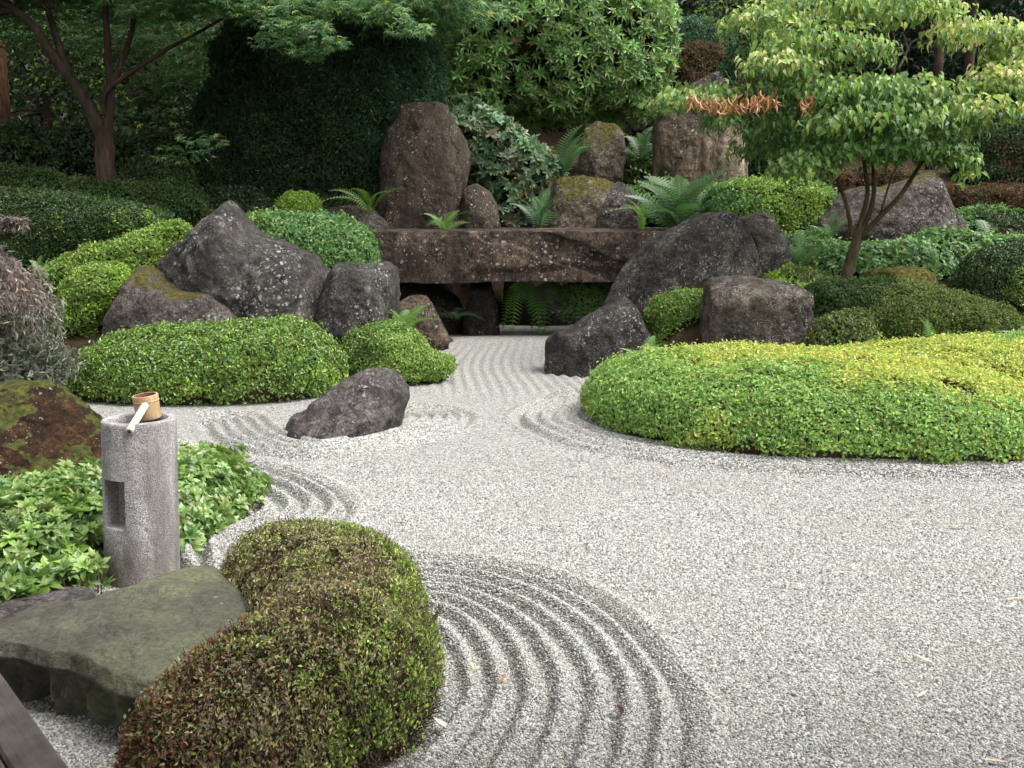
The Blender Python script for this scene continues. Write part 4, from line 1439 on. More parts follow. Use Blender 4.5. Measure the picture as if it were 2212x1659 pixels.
shrub('clipped_shrub', 'large low green mound right of the gravel, in front of the golden mound',
      [(1262, 900), (1268, 868), (1285, 835), (1320, 806), (1390, 780), (1480, 768), (1600, 764), (1720, 763), (1850, 764), (1960, 772), (2060, 790), (2140, 822), (2190, 862), (2214, 910), (2222, 970), (2190, 1020), (1700, 1030), (1340, 960)],
      7.35, 1.5, [((.20, .33, .075), 4), ((.27, .41, .11), 3), ((.13, .24, .055), 2)], 1.1, leaf=.031, cov=2.7, pw=2.5, skew=-.16, lump=.05, group=CL, pal2=G_YEL, seed=4, lscale=1.6, holes=.12, skirt=.065, core=BROWN_CORE, bald=((2.5, 6.9, .14), (3.0, 6.4, .13)),
      pfun=lambda P, M: np.clip(sstep(-.34, .3, (P[:, 1] - 6.75) * .6 + (P[:, 0] - 2.2) * .26 + (fbm(P * 1.1, 4, 3) - .5) * 1.3) * sstep(1.0, 1.7, P[:, 0]) * sstep(.2, .42, P[:, 2]) + .7 * sstep(.17, .05, P[:, 2]) * patch(P, 1.5, .46, .6, 12) + .06 + .45 * patch(P, 2.2, .58, .68, 14), 0, .9))
shrub('clipped_shrub', 'golden yellow low mound behind the large green mound, at the right edge',
      [(1640, 960), (1660, 830), (1720, 778), (1850, 757), (2000, 746), (2130, 737), (2260, 731), (2420, 735), (2560, 770), (2640, 850), (2650, 960), (2100, 1000)],
      8.1, 1.3, G_YEL, 1.1, leaf=.031, cov=2.6, pw=2.5, lump=.05, group=CL, pal2=[((.20, .33, .075), 4), ((.27, .41, .11), 3), ((.13, .24, .055), 2)], seed=44, lscale=1.6, holes=.1, skirt=.10, core=BROWN_CORE,
      pfun=lambda P, M: np.clip(.15 + .6 * patch(P, 1.6, .52, .64, 15), 0, .9))
shrub('clipped_shrub', 'yellow-green bush wedged between the dark wedge boulder and the square stone block',
      [(1400, 800), (1402, 690), (1412, 655), (1440, 640), (1480, 632), (1525, 628), (1545, 660), (1545, 800), (1460, 820)],
      10.25, .3, G_LIME, .35, leaf=.03, cov=3, group=CL, pal2=G_MID, pthr=(.45, .55), seed=5, holes=.2)
shrub('clipped_shrub', 'wide olive-green clipped mound in front of the dogwood trunk',
      [(1700, 780), (1735, 660), (1745, 630), (1800, 613), (1880, 608), (1960, 612), (2030, 622), (2090, 637), (2150, 660), (2196, 700), (2212, 745), (2200, 800), (2000, 830), (1750, 830)],
      9.9, .65, G_OLIVE, .55, leaf=.03, cov=2.8, pw=2.4, group=CL, pal2=G_DARK, pthr=(.45, .58), seed=6, lump=.07, mat=LEAF_DULL)
shrub('variegated_bush', 'small pale yellow-leaved bush right of the square stone block',
      [(1748, 790), (1752, 720), (1775, 685), (1810, 668), (1850, 668), (1885, 690), (1900, 725), (1900, 790), (1820, 800)],
      9.25, .25, [((.30, .36, .07), 4), ((.38, .40, .11), 3), ((.18, .27, .05), 2)], .3, leaf=.036, cov=1.8, seed=7, pal2=G_OLIVE, pthr=(.5, .6), lump=.08, depth=.12)
shrub('clipped_shrub', 'dark round clipped shrub at the right edge beyond the olive mound',
      [(2060, 720), (2066, 620), (2085, 575), (2130, 540), (2190, 522), (2260, 515), (2330, 540), (2370, 600), (2380, 720), (2200, 760)],
      10.7, .6, G_DARK, .5, leaf=.034, cov=2.7, group=CL, seed=8, mat=LEAF_GLOSS, pal2=G_MID, pthr=(.6, .72))
shrub('ground_cover', 'fresh green leafy ground cover round the dogwood trunk',
      [(1690, 660), (1705, 600), (1740, 560), (1790, 540), (1850, 530), (1920, 522), (2020, 510), (2120, 508), (2230, 515), (2300, 560), (2320, 660), (2100, 680), (1800, 680)],
      11.9, .85, G_FRESH, .4, leaf=.075, wid=.5, cov=2.6, cat='ground cover', seed=9, lump=.09, depth=.1, tmpl=t_leaf(.5, .05, .3), mat=LEAF)
shrub('ground_cover', 'light green low ground cover running down behind the great lichen boulder',
      [(1510, 520), (1520, 440), (1545, 408), (1600, 395), (1660, 391), (1720, 394), (1770, 405), (1800, 425), (1790, 470), (1760, 520), (1755, 600), (1700, 660), (1640, 600)],
      13.9, .7, G_LIGHT, .5, leaf=.05, cov=2.8, cat='ground cover', seed=10, lump=.09, pal2=G_FRESH, pthr=(.4, .55))
shrub('ground_cover', 'light green creeping leaves on the slope right of the pointed dark boulder',
      [(520, 640), (545, 500), (560, 468), (590, 458), (640, 462), (690, 468), (745, 476), (790, 494), (812, 530), (815, 620), (760, 720), (560, 720)],
      12.3, .8, G_LIGHT, .4, leaf=.05, cov=2.8, pw=3.2, cat='ground cover', seed=11, lump=.08, pal2=G_FRESH, pthr=(.45, .56), pfun=lambda P, M: sstep(-3.4, -2.6, P[:, 0] + (fbm(P * 1.5, 3, 3) - .5)))
shrub('ground_cover', 'fresh green creeping leaves between the left end of the bridge and the tall standing stone',
      [(650, 580), (660, 480), (700, 452), (760, 446), (820, 455), (862, 475), (885, 500), (885, 580), (760, 600)],
      15.0, .45, G_FRESH, .4, leaf=.05, cov=2.6, cat='ground cover', seed=75, lump=.08)
shrub('clipped_shrub', 'upper light green mound running up to the left of the pointed dark boulder',
      [(78, 640), (82, 596), (110, 575), (170, 545), (240, 520), (310, 498), (370, 478), (410, 470), (420, 520), (400, 600), (330, 660), (150, 680)],
      10.7, .45, G_LIGHT, .4, leaf=.04, cov=2.8, group=CL, seed=12, lump=.06, pal2=G_MID, pthr=(.46, .58))
shrub('clipped_shrub', 'lower light green mound hanging over the gap beside the rounded left boulder',
      [(122, 720), (130, 660), (150, 610), (185, 582), (230, 566), (275, 570), (290, 610), (250, 680), (215, 712), (180, 728), (140, 730)],
      9.9, .38, G_LIGHT, .35, leaf=.036, cov=3, group=CL, seed=13, lump=.06, pal2=G_LIME, pthr=(.5, .62))
shrub('hedge', 'dark green flat-topped clipped hedge at the left edge',
      [(-160, 600), (-150, 430), (-90, 415), (0, 411), (100, 417), (190, 425), (260, 436), (330, 448), (366, 462), (368, 490), (330, 520), (250, 560), (150, 600), (0, 640)],
      11.2, .7, G_DARK, .6, leaf=.034, cov=2.7, pw=3.2, cat='hedge', seed=14, lump=.04, pal2=G_MID, pthr=(.55, .75))
shrub('hedge', 'low olive clipped hedge at the foot of the maple trunk',
      [(-120, 470), (-110, 380), (-20, 362), (80, 362), (180, 392), (280, 398), (340, 396), (400, 402), (440, 420), (455, 450), (430, 480), (200, 500)],
      13.0, .6, G_OLIVE, .5, leaf=.045, cov=2.6, pw=2.8, cat='hedge', seed=15, lump=.05, pal2=G_DARK, pthr=(.4, .55), mat=LEAF_DULL)
shrub('clipped_shrub', 'dim rounded shrub between the maple trunk and the dark yew',
      [(255, 440), (262, 380), (300, 350), (350, 338), (400, 350), (420, 390), (425, 440), (340, 460)],
      14.2, .5, G_DARK, .4, leaf=.05, cov=2.5, seed=16, group=CL, pal2=G_OLIVE, pthr=(.45, .6))
shrub('clipped_shrub', 'small golden-green ball bush in front of the dark yew',
      [(601, 470), (602, 440), (615, 424), (645, 418), (675, 424), (692, 442), (692, 470), (650, 480)],
      13.9, .3, G_LIME, .3, leaf=.04, cov=2.8, seed=17, group=CL)
shrub('hedge', 'brown-red clipped hedge at the right edge below the dark hedges',
      [(2030, 540), (2032, 420), (2040, 406), (2120, 404), (2220, 404), (2400, 410), (2420, 640), (2030, 640)],
      15.2, .5, G_BROWN, .4, leaf=.045, cov=2.6, pw=4, cat='hedge', seed=18, pal2=G_DARK, pthr=(.48, .6), mat=LEAF_DULL)
shrub('hedge', 'short brown-red strip of clipped hedge left of the dogwood limbs',
      [(1690, 430), (1700, 380), (1760, 370), (1850, 368), (1980, 372), (1990, 430), (1850, 440)],
      15.4, .4, G_BROWN, .4, leaf=.045, cov=2.4, pw=3.5, cat='hedge', seed=19, pal2=G_OLIVE, pthr=(.5, .62), mat=LEAF_DULL)
shrub('hedge', 'tall dark hedge at the right edge behind the brown-red hedge',
      [(2060, 430), (2065, 330), (2080, 285), (2130, 270), (2250, 262), (2450, 260), (2480, 430)],
      17.5, .7, G_DEEP, .6, leaf=.06, cov=2.4, pw=3.4, cat='hedge', seed=20, mat=LEAF_DULL, pal2=G_BROWN, pthr=(.6, .8))

# behind
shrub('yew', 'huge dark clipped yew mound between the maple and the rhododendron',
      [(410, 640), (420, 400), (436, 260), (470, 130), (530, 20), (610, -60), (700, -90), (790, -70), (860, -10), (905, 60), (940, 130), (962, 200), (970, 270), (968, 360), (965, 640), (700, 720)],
      16.3, 1.4, G_DEEP, 1.2, leaf=.085, wid=.26, cov=2.6, pw=2.3, cat='yew', seed=21, lump=.16, depth=.16, hang=.9, inset=.12, fuzz=.8, pal2=[((.05, .12, .055), 3), ((.075, .16, .075), 2), ((.035, .085, .04), 2)], pfun=lambda P, M: np.clip(sstep(-3.4, -1.2, P[:, 0] + (fbm(P * 1.5, 5, 2) - .5) * 1.2) * .75 + .12, 0, 1))  # paler leaves towards the right paint in its lit side
shrub('clipped_shrub', 'round blue-green clipped dome high up beside the big rhododendron',
      [(1418, 170), (1422, 90), (1440, 58), (1475, 42), (1510, 38), (1545, 48), (1575, 75), (1592, 110), (1595, 170), (1500, 190)],
      20.2, .7, G_BLUE, .6, leaf=.055, cov=2.6, seed=22, group=CL)
shrub('brown_bush', 'sparse brown bush below the blue-green dome, above the pointed rock',
      [(1418, 210), (1428, 140), (1450, 108), (1500, 96), (1550, 104), (1585, 120), (1592, 170), (1570, 210), (1490, 220)],
      19.3, .5, G_BROWN, .4, leaf=.05, cov=1.5, seed=23, lump=.15, depth=.15, mat=LEAF_DULL, pal2=G_OLIVE, pthr=(.55, .65))
shrub('clipped_shrub', 'deep green clipped shrub left of the dogwood crown, above the withered branch',
      [(1550, 230), (1552, 150), (1575, 122), (1620, 108), (1680, 112), (1720, 140), (1730, 230), (1640, 240)],
      18.6, .5, [((.03, .10, .025), 3), ((.04, .13, .03), 3), ((.02, .06, .02), 2)], .4, leaf=.05, cov=2.6, seed=24, group=CL)
shrub('clipped_shrub', 'deep green leafy shrub behind the lower dogwood branches',
      [(1605, 420), (1608, 300), (1640, 255), (1700, 240), (1760, 250), (1800, 300), (1805, 400), (1750, 430)],
      16.2, .6, [((.03, .11, .03), 3), ((.045, .14, .035), 3), ((.02, .06, .02), 2)], .4, leaf=.07, cov=2.6, seed=25, group=CL, depth=.1)
shrub('clipped_shrub', 'small green shrub in the gap under the right end of the bridge',
      [(1210, 690), (1218, 620), (1250, 600), (1300, 596), (1340, 610), (1340, 690), (1280, 700)],
      14.2, .35, G_FRESH, .3, leaf=.05, cov=2.6, seed=26, group=CL)


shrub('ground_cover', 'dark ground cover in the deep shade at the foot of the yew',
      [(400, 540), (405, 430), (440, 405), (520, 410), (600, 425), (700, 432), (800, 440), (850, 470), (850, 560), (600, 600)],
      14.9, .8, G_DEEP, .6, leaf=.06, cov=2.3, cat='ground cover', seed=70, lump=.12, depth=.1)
shrub('undergrowth', 'dark undergrowth on the wood floor behind the maple trunk',
      [(-220, 420), (-210, 300), (-120, 262), (0, 270), (100, 300), (200, 285), (300, 300), (400, 290), (450, 320), (460, 430), (200, 470)],
      16.2, 1.0, G_DEEP, .8, leaf=.085, cov=2.2, cat='undergrowth', seed=71, lump=.25, depth=.2, pal2=G_DARK, pthr=(.5, .7), inset=.14)
shrub('undergrowth', 'brown and green undergrowth on the bank right of the broad triangular boulder',
      [(1940, 600), (1950, 500), (2000, 462), (2080, 455), (2200, 458), (2400, 460), (2420, 600), (2200, 620)],
      13.9, .7, G_DARK, .6, leaf=.06, cov=2.2, cat='undergrowth', seed=72, lump=.12, depth=.1, pal2=G_FRESH, pthr=(.5, .7))
shrub('ground_cover', 'low green plants on the bank between the split stone and the dogwood limbs',
      [(1330, 480), (1335, 420), (1370, 395), (1450, 395), (1560, 400), (1640, 395), (1700, 410), (1710, 480), (1500, 520)],
      15.2, .5, G_FRESH, .5, leaf=.06, cov=2.2, cat='ground cover', seed=73, lump=.12, depth=.1, pal2=G_OLIVE, pthr=(.45, .6))
shrub('ground_cover', 'green plants filling the gap between the moss-capped stone and the split stone',
      [(1335, 460), (1340, 350), (1365, 318), (1400, 310), (1430, 330), (1440, 460), (1390, 480)],
      16.5, .35, G_FRESH, .3, leaf=.06, cov=2.2, cat='ground cover', seed=76, lump=.12, depth=.1, pal2=G_OLIVE, pthr=(.45, .6))
shrub('ground_cover', 'green ground cover on the slope right of the great lichen boulder',
      [(1650, 640), (1660, 540), (1700, 505), (1760, 500), (1810, 520), (1830, 560), (1830, 640), (1740, 660)],
      12.6, .4, G_FRESH, .4, leaf=.055, cov=2.4, cat='ground cover', seed=77, lump=.1, depth=.08, pal2=G_LIGHT, pthr=(.45, .6))
shrub('ground_cover', 'mossy low plants between the square block and the leafy ground cover',
      [(1640, 690), (1650, 610), (1700, 585), (1760, 585), (1810, 600), (1830, 640), (1820, 690), (1720, 710)],
      10.9, .5, G_OLIVE, .4, leaf=.045, cov=2.3, cat='ground cover', seed=74, lump=.1, depth=.08, pal2=G_LIME, pthr=(.5, .6))


# ================================================================ near shrubs with visible twigs
def build_azalea():
    foot = [(942, 1440), (936, 1540), (890, 1620), (800, 1680), (700, 1730), (580, 1810), (450, 1880), (310, 1930), (245, 1860), (300, 1765), (375, 1680), (450, 1610), (525, 1545), (575, 1470), (520, 1400), (478, 1330), (490, 1285), (580, 1255), (700, 1240), (820, 1265), (900, 1330)]
    G, N = mound(foot, [(650, 1330), (745, 1400), (735, 1500), (630, 1600), (510, 1690), (390, 1790)], .345, seed=31)
    def pf(P, M):
        x, y_ = P[:, 0], P[:, 1]
        w_ = (fbm(P * 4, 3, 3) - .5)
        edge = sstep(-.13, .0, .62 * (x + .62) + .55 * (y_ - 3.5) + w_ * .22)
        right = sstep(-.55, -.3, x + w_ * .5) * sstep(3.35, 3.0, y_ + w_ * .5) * .7
        return np.clip(np.maximum(edge * .95, right) + .06 + .35 * patch(P, 6, .52, .62, 3), 0, .95)
    def extra(t, G, N, rs):
        vis = lambda c, n: np.where(n[..., 1] < .4, 1.0, .3) * (c[..., 2] > -.02)
        P, M = sample_grid(G, N, 26000, vis, rs)
        k = P[:, 2] > .0
        P, M = P[k], M[k]
        D = unit(M * .5 + rs.normal(0, .5, P.shape) + np.array([0, 0, .4]))
        L = rs.uniform(.02, .055, (len(P), 1))
        A0 = P + M * rs.uniform(-.045, -.016, (len(P), 1))
        V1, F1 = sticks(A0, A0 + D * L, .0016 * rs.uniform(.6, 1.4, len(P)))
        part('twigs', mesh_np('twigs', V1, F1, TWIG, smooth=False), t, 'stuff')
        # longer bare branches under the ragged front skirt and a few stray shoots
        n = 420
        b0 = np.stack([rs.uniform(-.95, -.35, n), rs.uniform(2.25, 2.95, n), np.zeros(n)], -1)
        k = np.argmin(np.abs(G[12:20].reshape(-1, 3)[None, ::9, :2] - b0[:, None, :2]).sum(-1), 1)
        e = G[12:20].reshape(-1, 3)[::9][k] + rs.normal(0, .03, (n, 3)) + np.array([0, -.02, .02])
        m_ = .5 * (b0 + e) + rs.normal(0, .03, (n, 3))
        V1, F1 = sticks(np.concatenate([b0, m_]), np.concatenate([m_, e]), .0028 * rs.uniform(.5, 1.3, 2 * n))
        part('stems', mesh_np('stems', V1, F1, TWIG_GREY, smooth=False), t, 'stuff')
        # reddish leaves and sparse sprays towards the deck
        P, M = sample_grid(G, N, 3600, lambda c, n: (c[..., 2] > .0) * (c[..., 1] < 2.95) * sstep(-.62, -.95, c[..., 0]) + .0001, rs)
        P = P + M * rs.uniform(-.01, .02, (len(P), 1))
        V1, F1, c1 = scatter(t_rhomb(.5), P, unit(M + rs.normal(0, .8, P.shape)), unit(M + rs.normal(0, .7, P.shape)), .014 * rs.uniform(.7, 1.3, len(P)), cols(len(P), [((.26, .09, .045), 3), ((.18, .075, .045), 3), ((.27, .2, .1), 3)], .25, rs))
        part('red_leaves', mesh_np('red_leaves', V1, F1, LEAF, c1, smooth=False), t, 'stuff')
    shrub('azalea_shrub', 'low kidney-shaped brown and green clipped shrub curving round the flat step stone', None, 0, 0,
          [((.25, .19, .12), 3.2), ((.19, .14, .09), 3), ((.37, .35, .16), 3.2), ((.25, .27, .09), 2.4), ((.26, .14, .09), .4)],
          leaf=.0138, wid=.5, cov=1.75, lump=.022, depth=.05, seed=31, pal2=[((.19, .27, .045), 3), ((.30, .42, .08), 3), ((.13, .19, .035), 2.5), ((.19, .16, .07), 1)], pfun=pf, extra=extra, inset=.045, upright=.8, fuzz=.8, jit=.3,
          lscale=5, back=.5, core=BROWN_CORE, clump=2.4, skirt=.045, grid=(G, N))


build_azalea()


# ================================================================ weeping laceleaf maple at the left edge
def build_laceleaf():
    rs = np.random.default_rng(40)
    out = [(-290, 880), (-280, 600), (-190, 540), (-90, 528), (-30, 540), (10, 570), (40, 605), (78, 632), (95, 664), (90, 704), (112, 744), (100, 800), (50, 835), (0, 880), (-140, 900)]
    y = 7.6
    G, N = body(out, y, .75, .7, n=100, nl=(26, 14), pw=2.2)
    C = G.mean((0, 1))
    G = G + N * ((fbm(G * 1.9, 41, 3) - .5) * .95)[..., None]
    t = thing('laceleaf_maple', 'weeping maple with fine purple-grey cut leaves at the left edge', 'maple', (C[0], C[1], 0))
    P, M = sample_grid(G, N, 8500, lambda c, n: np.where(n[..., 1] < .4, 1., .25) * (c[..., 2] > .1), rs)
    P = P - M * (rs.random((len(P), 1)) ** 1.2 * .38 - .10)
    Q = at(rs.uniform(-40, 50, 160), rs.uniform(468, 490, 160), y)
    P = np.concatenate([P, Q]); M = np.concatenate([M, np.tile(np.array([[.6, -.6, .3]]), (160, 1))])
    outw = unit(M * np.array([1, 1, .3]))
    n = len(P)
    res = []
    thin = t_rhomb(.10, .02, .5)
    for k in range(6):
        D = unit(outw * .55 + rs.normal(0, .45, (n, 3)) + np.array([0, 0, -.55]))
        q = rs.random(n)
        hi = sstep(.55, 1.05, P[:, 2] + rs.normal(0, .12, n))
        ca = cols(n, [((.24, .20, .175), 3), ((.29, .24, .215), 3), ((.18, .155, .13), 2)], .25, rs)
        cb = cols(n, [((.13, .15, .105), 3), ((.18, .185, .14), 3), ((.07, .09, .06), 3)], .25, rs)
        c = np.where((rs.random(n) < hi)[:, None], ca, cb)
        res.append(scatter(thin, P, D, unit(M + rs.normal(0, .4, (n, 3))), rs.uniform(.035, .08, n), c))
    V, F, c = merge(res)
    part('foliage', mesh_np('foliage', V, F, LEAF_DULL, c, smooth=False), t, 'stuff')
    V, F = capped((G - C) * .72 + C)
    ln = []
    b0 = np.array([C[0], C[1], -.05])
    ln.append(tube(curve(np.array([b0, b0 + [.05, 0, .4], b0 + [-.02, .05, .75]]), 10), np.linspace(.05, .035, 10), 8, .2))
    V1, F1 = join_tubes(ln)
    part('trunk', mesh_np('trunk', V1, F1, BARK_DARK), t)
    for q in range(9):
        a = q * .7 + .3
        e = b0 + np.array([math.cos(a) * .62, math.sin(a) * .55, .55])
        pts = curve(np.array([b0 + [-.02, .05, .72], .5 * (b0 + e) + [0, 0, .72], e]), 14)
        V1, F1 = tube(pts, np.linspace(.022, .006, 14), 6, .2, q)
        part('branch', mesh_np('branch', V1, F1, BARK_DARK), t)
    a0 = at(-80, 500, y); a1 = at(52, 480, y)
    V1, F1 = tube(curve(np.array([b0 + [-.02, .05, .72], .5 * (b0 + [0, 0, .72] + a0), a0, a1]), 20), np.linspace(.016, .004, 20), 6)
    part('branch', mesh_np('branch', V1, F1, BARK_DARK), t)
    return t


build_laceleaf()


# ================================================================ shade plants with leaf rosettes round the basin
def build_pachysandra():
    rs = np.random.default_rng(50)
    foot = gpts([(-140, 1395), (0, 1352), (100, 1325), (215, 1296), (300, 1235), (400, 1205), (480, 1160), (545, 1115), (566, 1085), (555, 1050), (520, 1020), (470, 1012), (420, 1018), (340, 1050), (250, 1080), (120, 1110), (-40, 1120), (-220, 1130), (-260, 1200)])
    o = closed(foot, 160, 2)
    line = np.concatenate([o, o[:1]])
    lo, hi = o.min(0), o.max(0)
    def inside(x, y):
        c = np.zeros(x.shape, bool)
        for (x0, y0), (x1, y1) in zip(line[:-1], line[1:]):
            if y0 == y1: continue
            k = ((y0 > y) != (y1 > y)) & (x < (x1 - x0) * (y - y0) / (y1 - y0) + x0)
            c ^= k
        return c
    cell = .041
    X, Y = np.meshgrid(np.arange(lo[0], hi[0], cell), np.arange(lo[1], hi[1], cell))
    X = (X + rs.uniform(-.4, .4, X.shape) * cell).ravel(); Y = (Y + rs.uniform(-.4, .4, Y.shape) * cell).ravel()
    k = inside(X, Y)
    c = gnd(309, 1246)
    k &= np.hypot(X - c[0], Y - c[1]) > .205
    X, Y = X[k], Y[k]
    d, _ = seg_dist(X, Y, line)
    hgt = .10 + .20 * sstep(0, .45, d) + .06 * (fbm(np.stack([X * 3, Y * 3, X * 0], -1), 52, 2) - .5) * 2
    P = np.stack([X, Y, hgt + rs.normal(0, .018, X.shape)], -1)
    ctr = foot.mean(0)
    outw = np.stack([X - ctr[0], Y - ctr[1], X * 0], -1)
    outw = unit(outw) * (1 - sstep(0, .4, d))[:, None]
    N = unit(np.array([0, -.12, 1.0]) + outw * 1.1 + rs.normal(0, .22, P.shape))
    A = unit(rs.normal(0, 1, P.shape))
    t = thing('shade_plant_bed', 'bed of glossy light green shade plants with whorled leaves round the water basin', 'ground cover', (ctr[0], ctr[1], 0))
    base = base_of(t)
    pal = [((.155, .245, .06), 4), ((.22, .315, .09), 3), ((.10, .18, .045), 3), ((.28, .38, .13), 1.3)]
    tm = [t_whorl(6, .44, 14, .30, s, 2) for s in range(3)]
    L = rs.uniform(.044, .064, len(P))
    order = np.argsort(P[:, 1] + rs.normal(0, .25, len(P)))
    # stems
    V, F = sticks(np.stack([X, Y, 0 * X - .01], -1), P - N * .004, .0035)
    part('stems', mesh_np('stems', V, F, TWIG, smooth=False), t, 'stuff')
    # a lower layer of leaves fills the shade below
    P2 = P - np.array([0, 0, .07]) + rs.normal(0, .025, P.shape)
    N2 = unit(N + rs.normal(0, .35, P.shape))
    P2[:, 2] = np.maximum(P2[:, 2], .04)
    leaves_on(t, 'leaf_rosette', tm, P, A, N, L, pal, LEAF_GLOSS, 300, .16, rs, order, 'foliage')
    lower = scatter(tm[0], P2, A[::-1], N2, L, cols(len(P2), pal, .2, rs))
    part('lower_leaves', mesh_np('lower_leaves', lower[0], lower[1], LEAF_GLOSS, lower[2], smooth=False), t, 'stuff')


build_pachysandra()


# ================================================================ rhododendrons
def rhodo(name, label, out, y, tf, tb, pal, L, cnt, seed, tmpl, mat=LEAF_GLOSS, lump=.35, inner=.5, dead=.05, cat='rhododendron', up=.35):
    rs = np.random.default_rng(seed)
    G, N = body(out, y, tf, tb, n=100, nl=(26, 12), pw=2.3)
    G = G + N * ((fbm(G * 1.1, seed, 3) - .5) * 2 * lump)[..., None]
    N = grid_normals(G); C = G.mean((0, 1))
    if np.mean(np.sum(N * (G - C), -1)) < 0: N = -N
    t = thing(name, label, cat, (C[0], C[1], float(ter(C[0], C[1]))))
    V, F = core_of(G, N, .45 if tf > .9 else .2)
    part('twig_core', mesh_np('twig_core', V, F, CORE), t)
    vis = lambda c, n: np.where(n[..., 1] < .3, 1.0, .25) * (c[..., 2] > ter(c[..., 0], c[..., 1]) - .1)
    P, M = sample_grid(G, N, cnt, vis, rs)
    P = P - M * (rs.random((cnt, 1)) ** 2.2 * inner)
    k = clear_of_soil(P); P, M = P[k], M[k]
    Nn = unit(M * .8 + np.array([0, -.1, up]) + rs.normal(0, .3, P.shape))
    order = np.argsort(P[:, 1] + rs.normal(0, .3, len(P)))
    leaves_on(t, 'leaf_rosette', tmpl, P, unit(rs.normal(0, 1, P.shape)), Nn, L * rs.uniform(.75, 1.2, len(P)), pal, mat, 300, .16, rs, order)
    nd_ = int(len(P) * dead)
    if nd_:
        j = rs.choice(len(P), nd_ * 2)
        V, F, c = scatter(t_leaf(.25, .03, .5), P[j] + M[j] * .03, unit(rs.normal(0, .4, (len(j), 3)) + np.array([0, -.2, -1])), M[j], L * .8, cols(len(j), [((.28, .10, .03), 2), ((.2, .07, .03), 2), ((.33, .18, .04), 1)], .2, rs))
        part('withered_leaves', mesh_np('withered_leaves', V, F, LEAF_DRY, c, smooth=False), t, 'stuff')
    return t


rhodo('rhododendron', 'huge light green rhododendron filling the middle of the bank behind the rocks',
      [(935, 320), (930, 200), (930, 90), (945, 0), (980, -120), (1080, -190), (1220, -200), (1330, -150), (1400, -60), (1440, 40), (1455, 120), (1450, 190), (1420, 235), (1350, 262), (1250, 275), (1170, 270), (1100, 260), (1020, 300)],
      18.6, 1.5, 1.2, [((.20, .33, .10), 4), ((.26, .40, .14), 3), ((.14, .25, .07), 3)], .155, 3800, 60, [t_whorl(7, .27, 20, .3, s, 2) for s in (1, 2, 3)], lump=.38, inner=.75)
rhodo('rhododendron', 'blue-green rhododendron with broad leaves right of the tall standing stone',
      [(985, 330), (968, 240), (985, 200), (1030, 205), (1080, 245), (1130, 290), (1185, 325), (1218, 360), (1205, 400), (1170, 440), (1130, 490), (1090, 520), (1060, 480), (1050, 420), (1015, 380)],
      15.4, .55, .5, [((.12, .20, .10), 4), ((.16, .25, .135), 3), ((.085, .155, .065), 3), ((.14, .13, .06), .5)], .13, 1000, 61, [t_whorl(7, .36, 28, .25, s) for s in (4, 5, 6)], mat=LEAF, lump=.16, inner=.3, dead=.07, up=.6)


# ================================================================ ferns
def frond_t(n=15, seed=0, narrow=.17, droop=.5, sub=True):
    """one arching frond along +Y: rachis with pinnae in pairs, each pinna with notched lobes"""
    r = np.random.default_rng(seed)
    V, F = [], []
    ts = np.linspace(0, 1, 12)
    def pos(t): return np.array([0.0, t * (1 - .12 * t), .18 * math.sin(t * 2.2) - droop * t ** 2.2])
    for a, b in zip(ts[:-1], ts[1:]):
        k = len(V)
        p, q = pos(a), pos(b)
        w0, w1 = .008 * (1 - a * .7), .008 * (1 - b * .7)
        V += [p + [w0, 0, 0], p - [w0, 0, 0], q - [w1, 0, 0], q + [w1, 0, 0]]
        F += [(k, k + 3, k + 2), (k, k + 2, k + 1)]
    for i in range(n):
        t = .12 + .87 * i / (n - 1)
        L = narrow * math.sin(math.pi * min(1, .18 + .86 * (t - .1)) ** .8) * r.uniform(.9, 1.1) + .012
        p = pos(t)
        w_ = .42 * .87 / n * .95
        for sgn in (-1, 1):
            dirv = np.array([sgn * 1.0, .42, -.16]); dirv /= np.linalg.norm(dirv)
            k = len(V)
            nl = 4
            V.append(p)
            for q in range(1, nl + 1):
                c = p + dirv * L * q / nl
                ww = w_ * (1 - q / (nl + .7)) * (1.25 if q % 2 else .85)
                V += [c + np.array([0, ww, .004]) - dirv * L * .06, c + np.array([0, -ww, .004]) - dirv * L * .06]
            V.append(p + dirv * L * 1.08)
            e = len(V) - 1
            F += [(k, k + 2, k + 1)]
            for q in range(1, nl):
                a = k + 2 * q - 1
                F += [(a, a + 1, a + 3), (a, a + 3, a + 2)]
            F += [(e - 2, e - 1, e)]
    return np.array(V), np.array(F)


FT = [frond_t(19, s, .15 + .02 * (s % 2), .35 + .15 * s) for s in range(3)]
F_BRIGHT = [((.13, .26, .045), 3), ((.17, .31, .05), 2), ((.10, .21, .04), 2)]
F_DEEP = [((.075, .155, .05), 3), ((.10, .19, .065), 2), ((.055, .125, .04), 2)]


def fern(label, base_px, y, size, n, pal, seed, spread=1.0, lean=(0, 0), arc=(0, 360), lift=55):
    rs = np.random.default_rng(seed)
    b = at(base_px[0], base_px[1], y)
    t = thing('fern', label, 'fern', b, 'ferns among the rocks')
    mes = []
    for k in range(3):
        v, f = FT[k]
        mes.append(mesh_np('frond', v, f, LEAF, np.repeat(cols(1, pal, .12, rs), len(v), 0), smooth=False))
    for q in range(n):
        a = math.radians(arc[0] + (arc[1] - arc[0]) * (q + rs.uniform(.2, .8)) / n)
        el = math.radians(lift + rs.uniform(-18, 20))
        A = np.array([math.sin(a) * math.cos(el) * spread + lean[0], -math.cos(a) * math.cos(el) * spread + lean[1], math.sin(el)])
        Nn = np.array([-math.sin(a) * .4, math.cos(a) * .4 - .5, 1.0])
        put(mes[int(rs.integers(3))], 'frond', t, b, unit(A), Nn, size * rs.uniform(.9, 1.35), b)
    return t


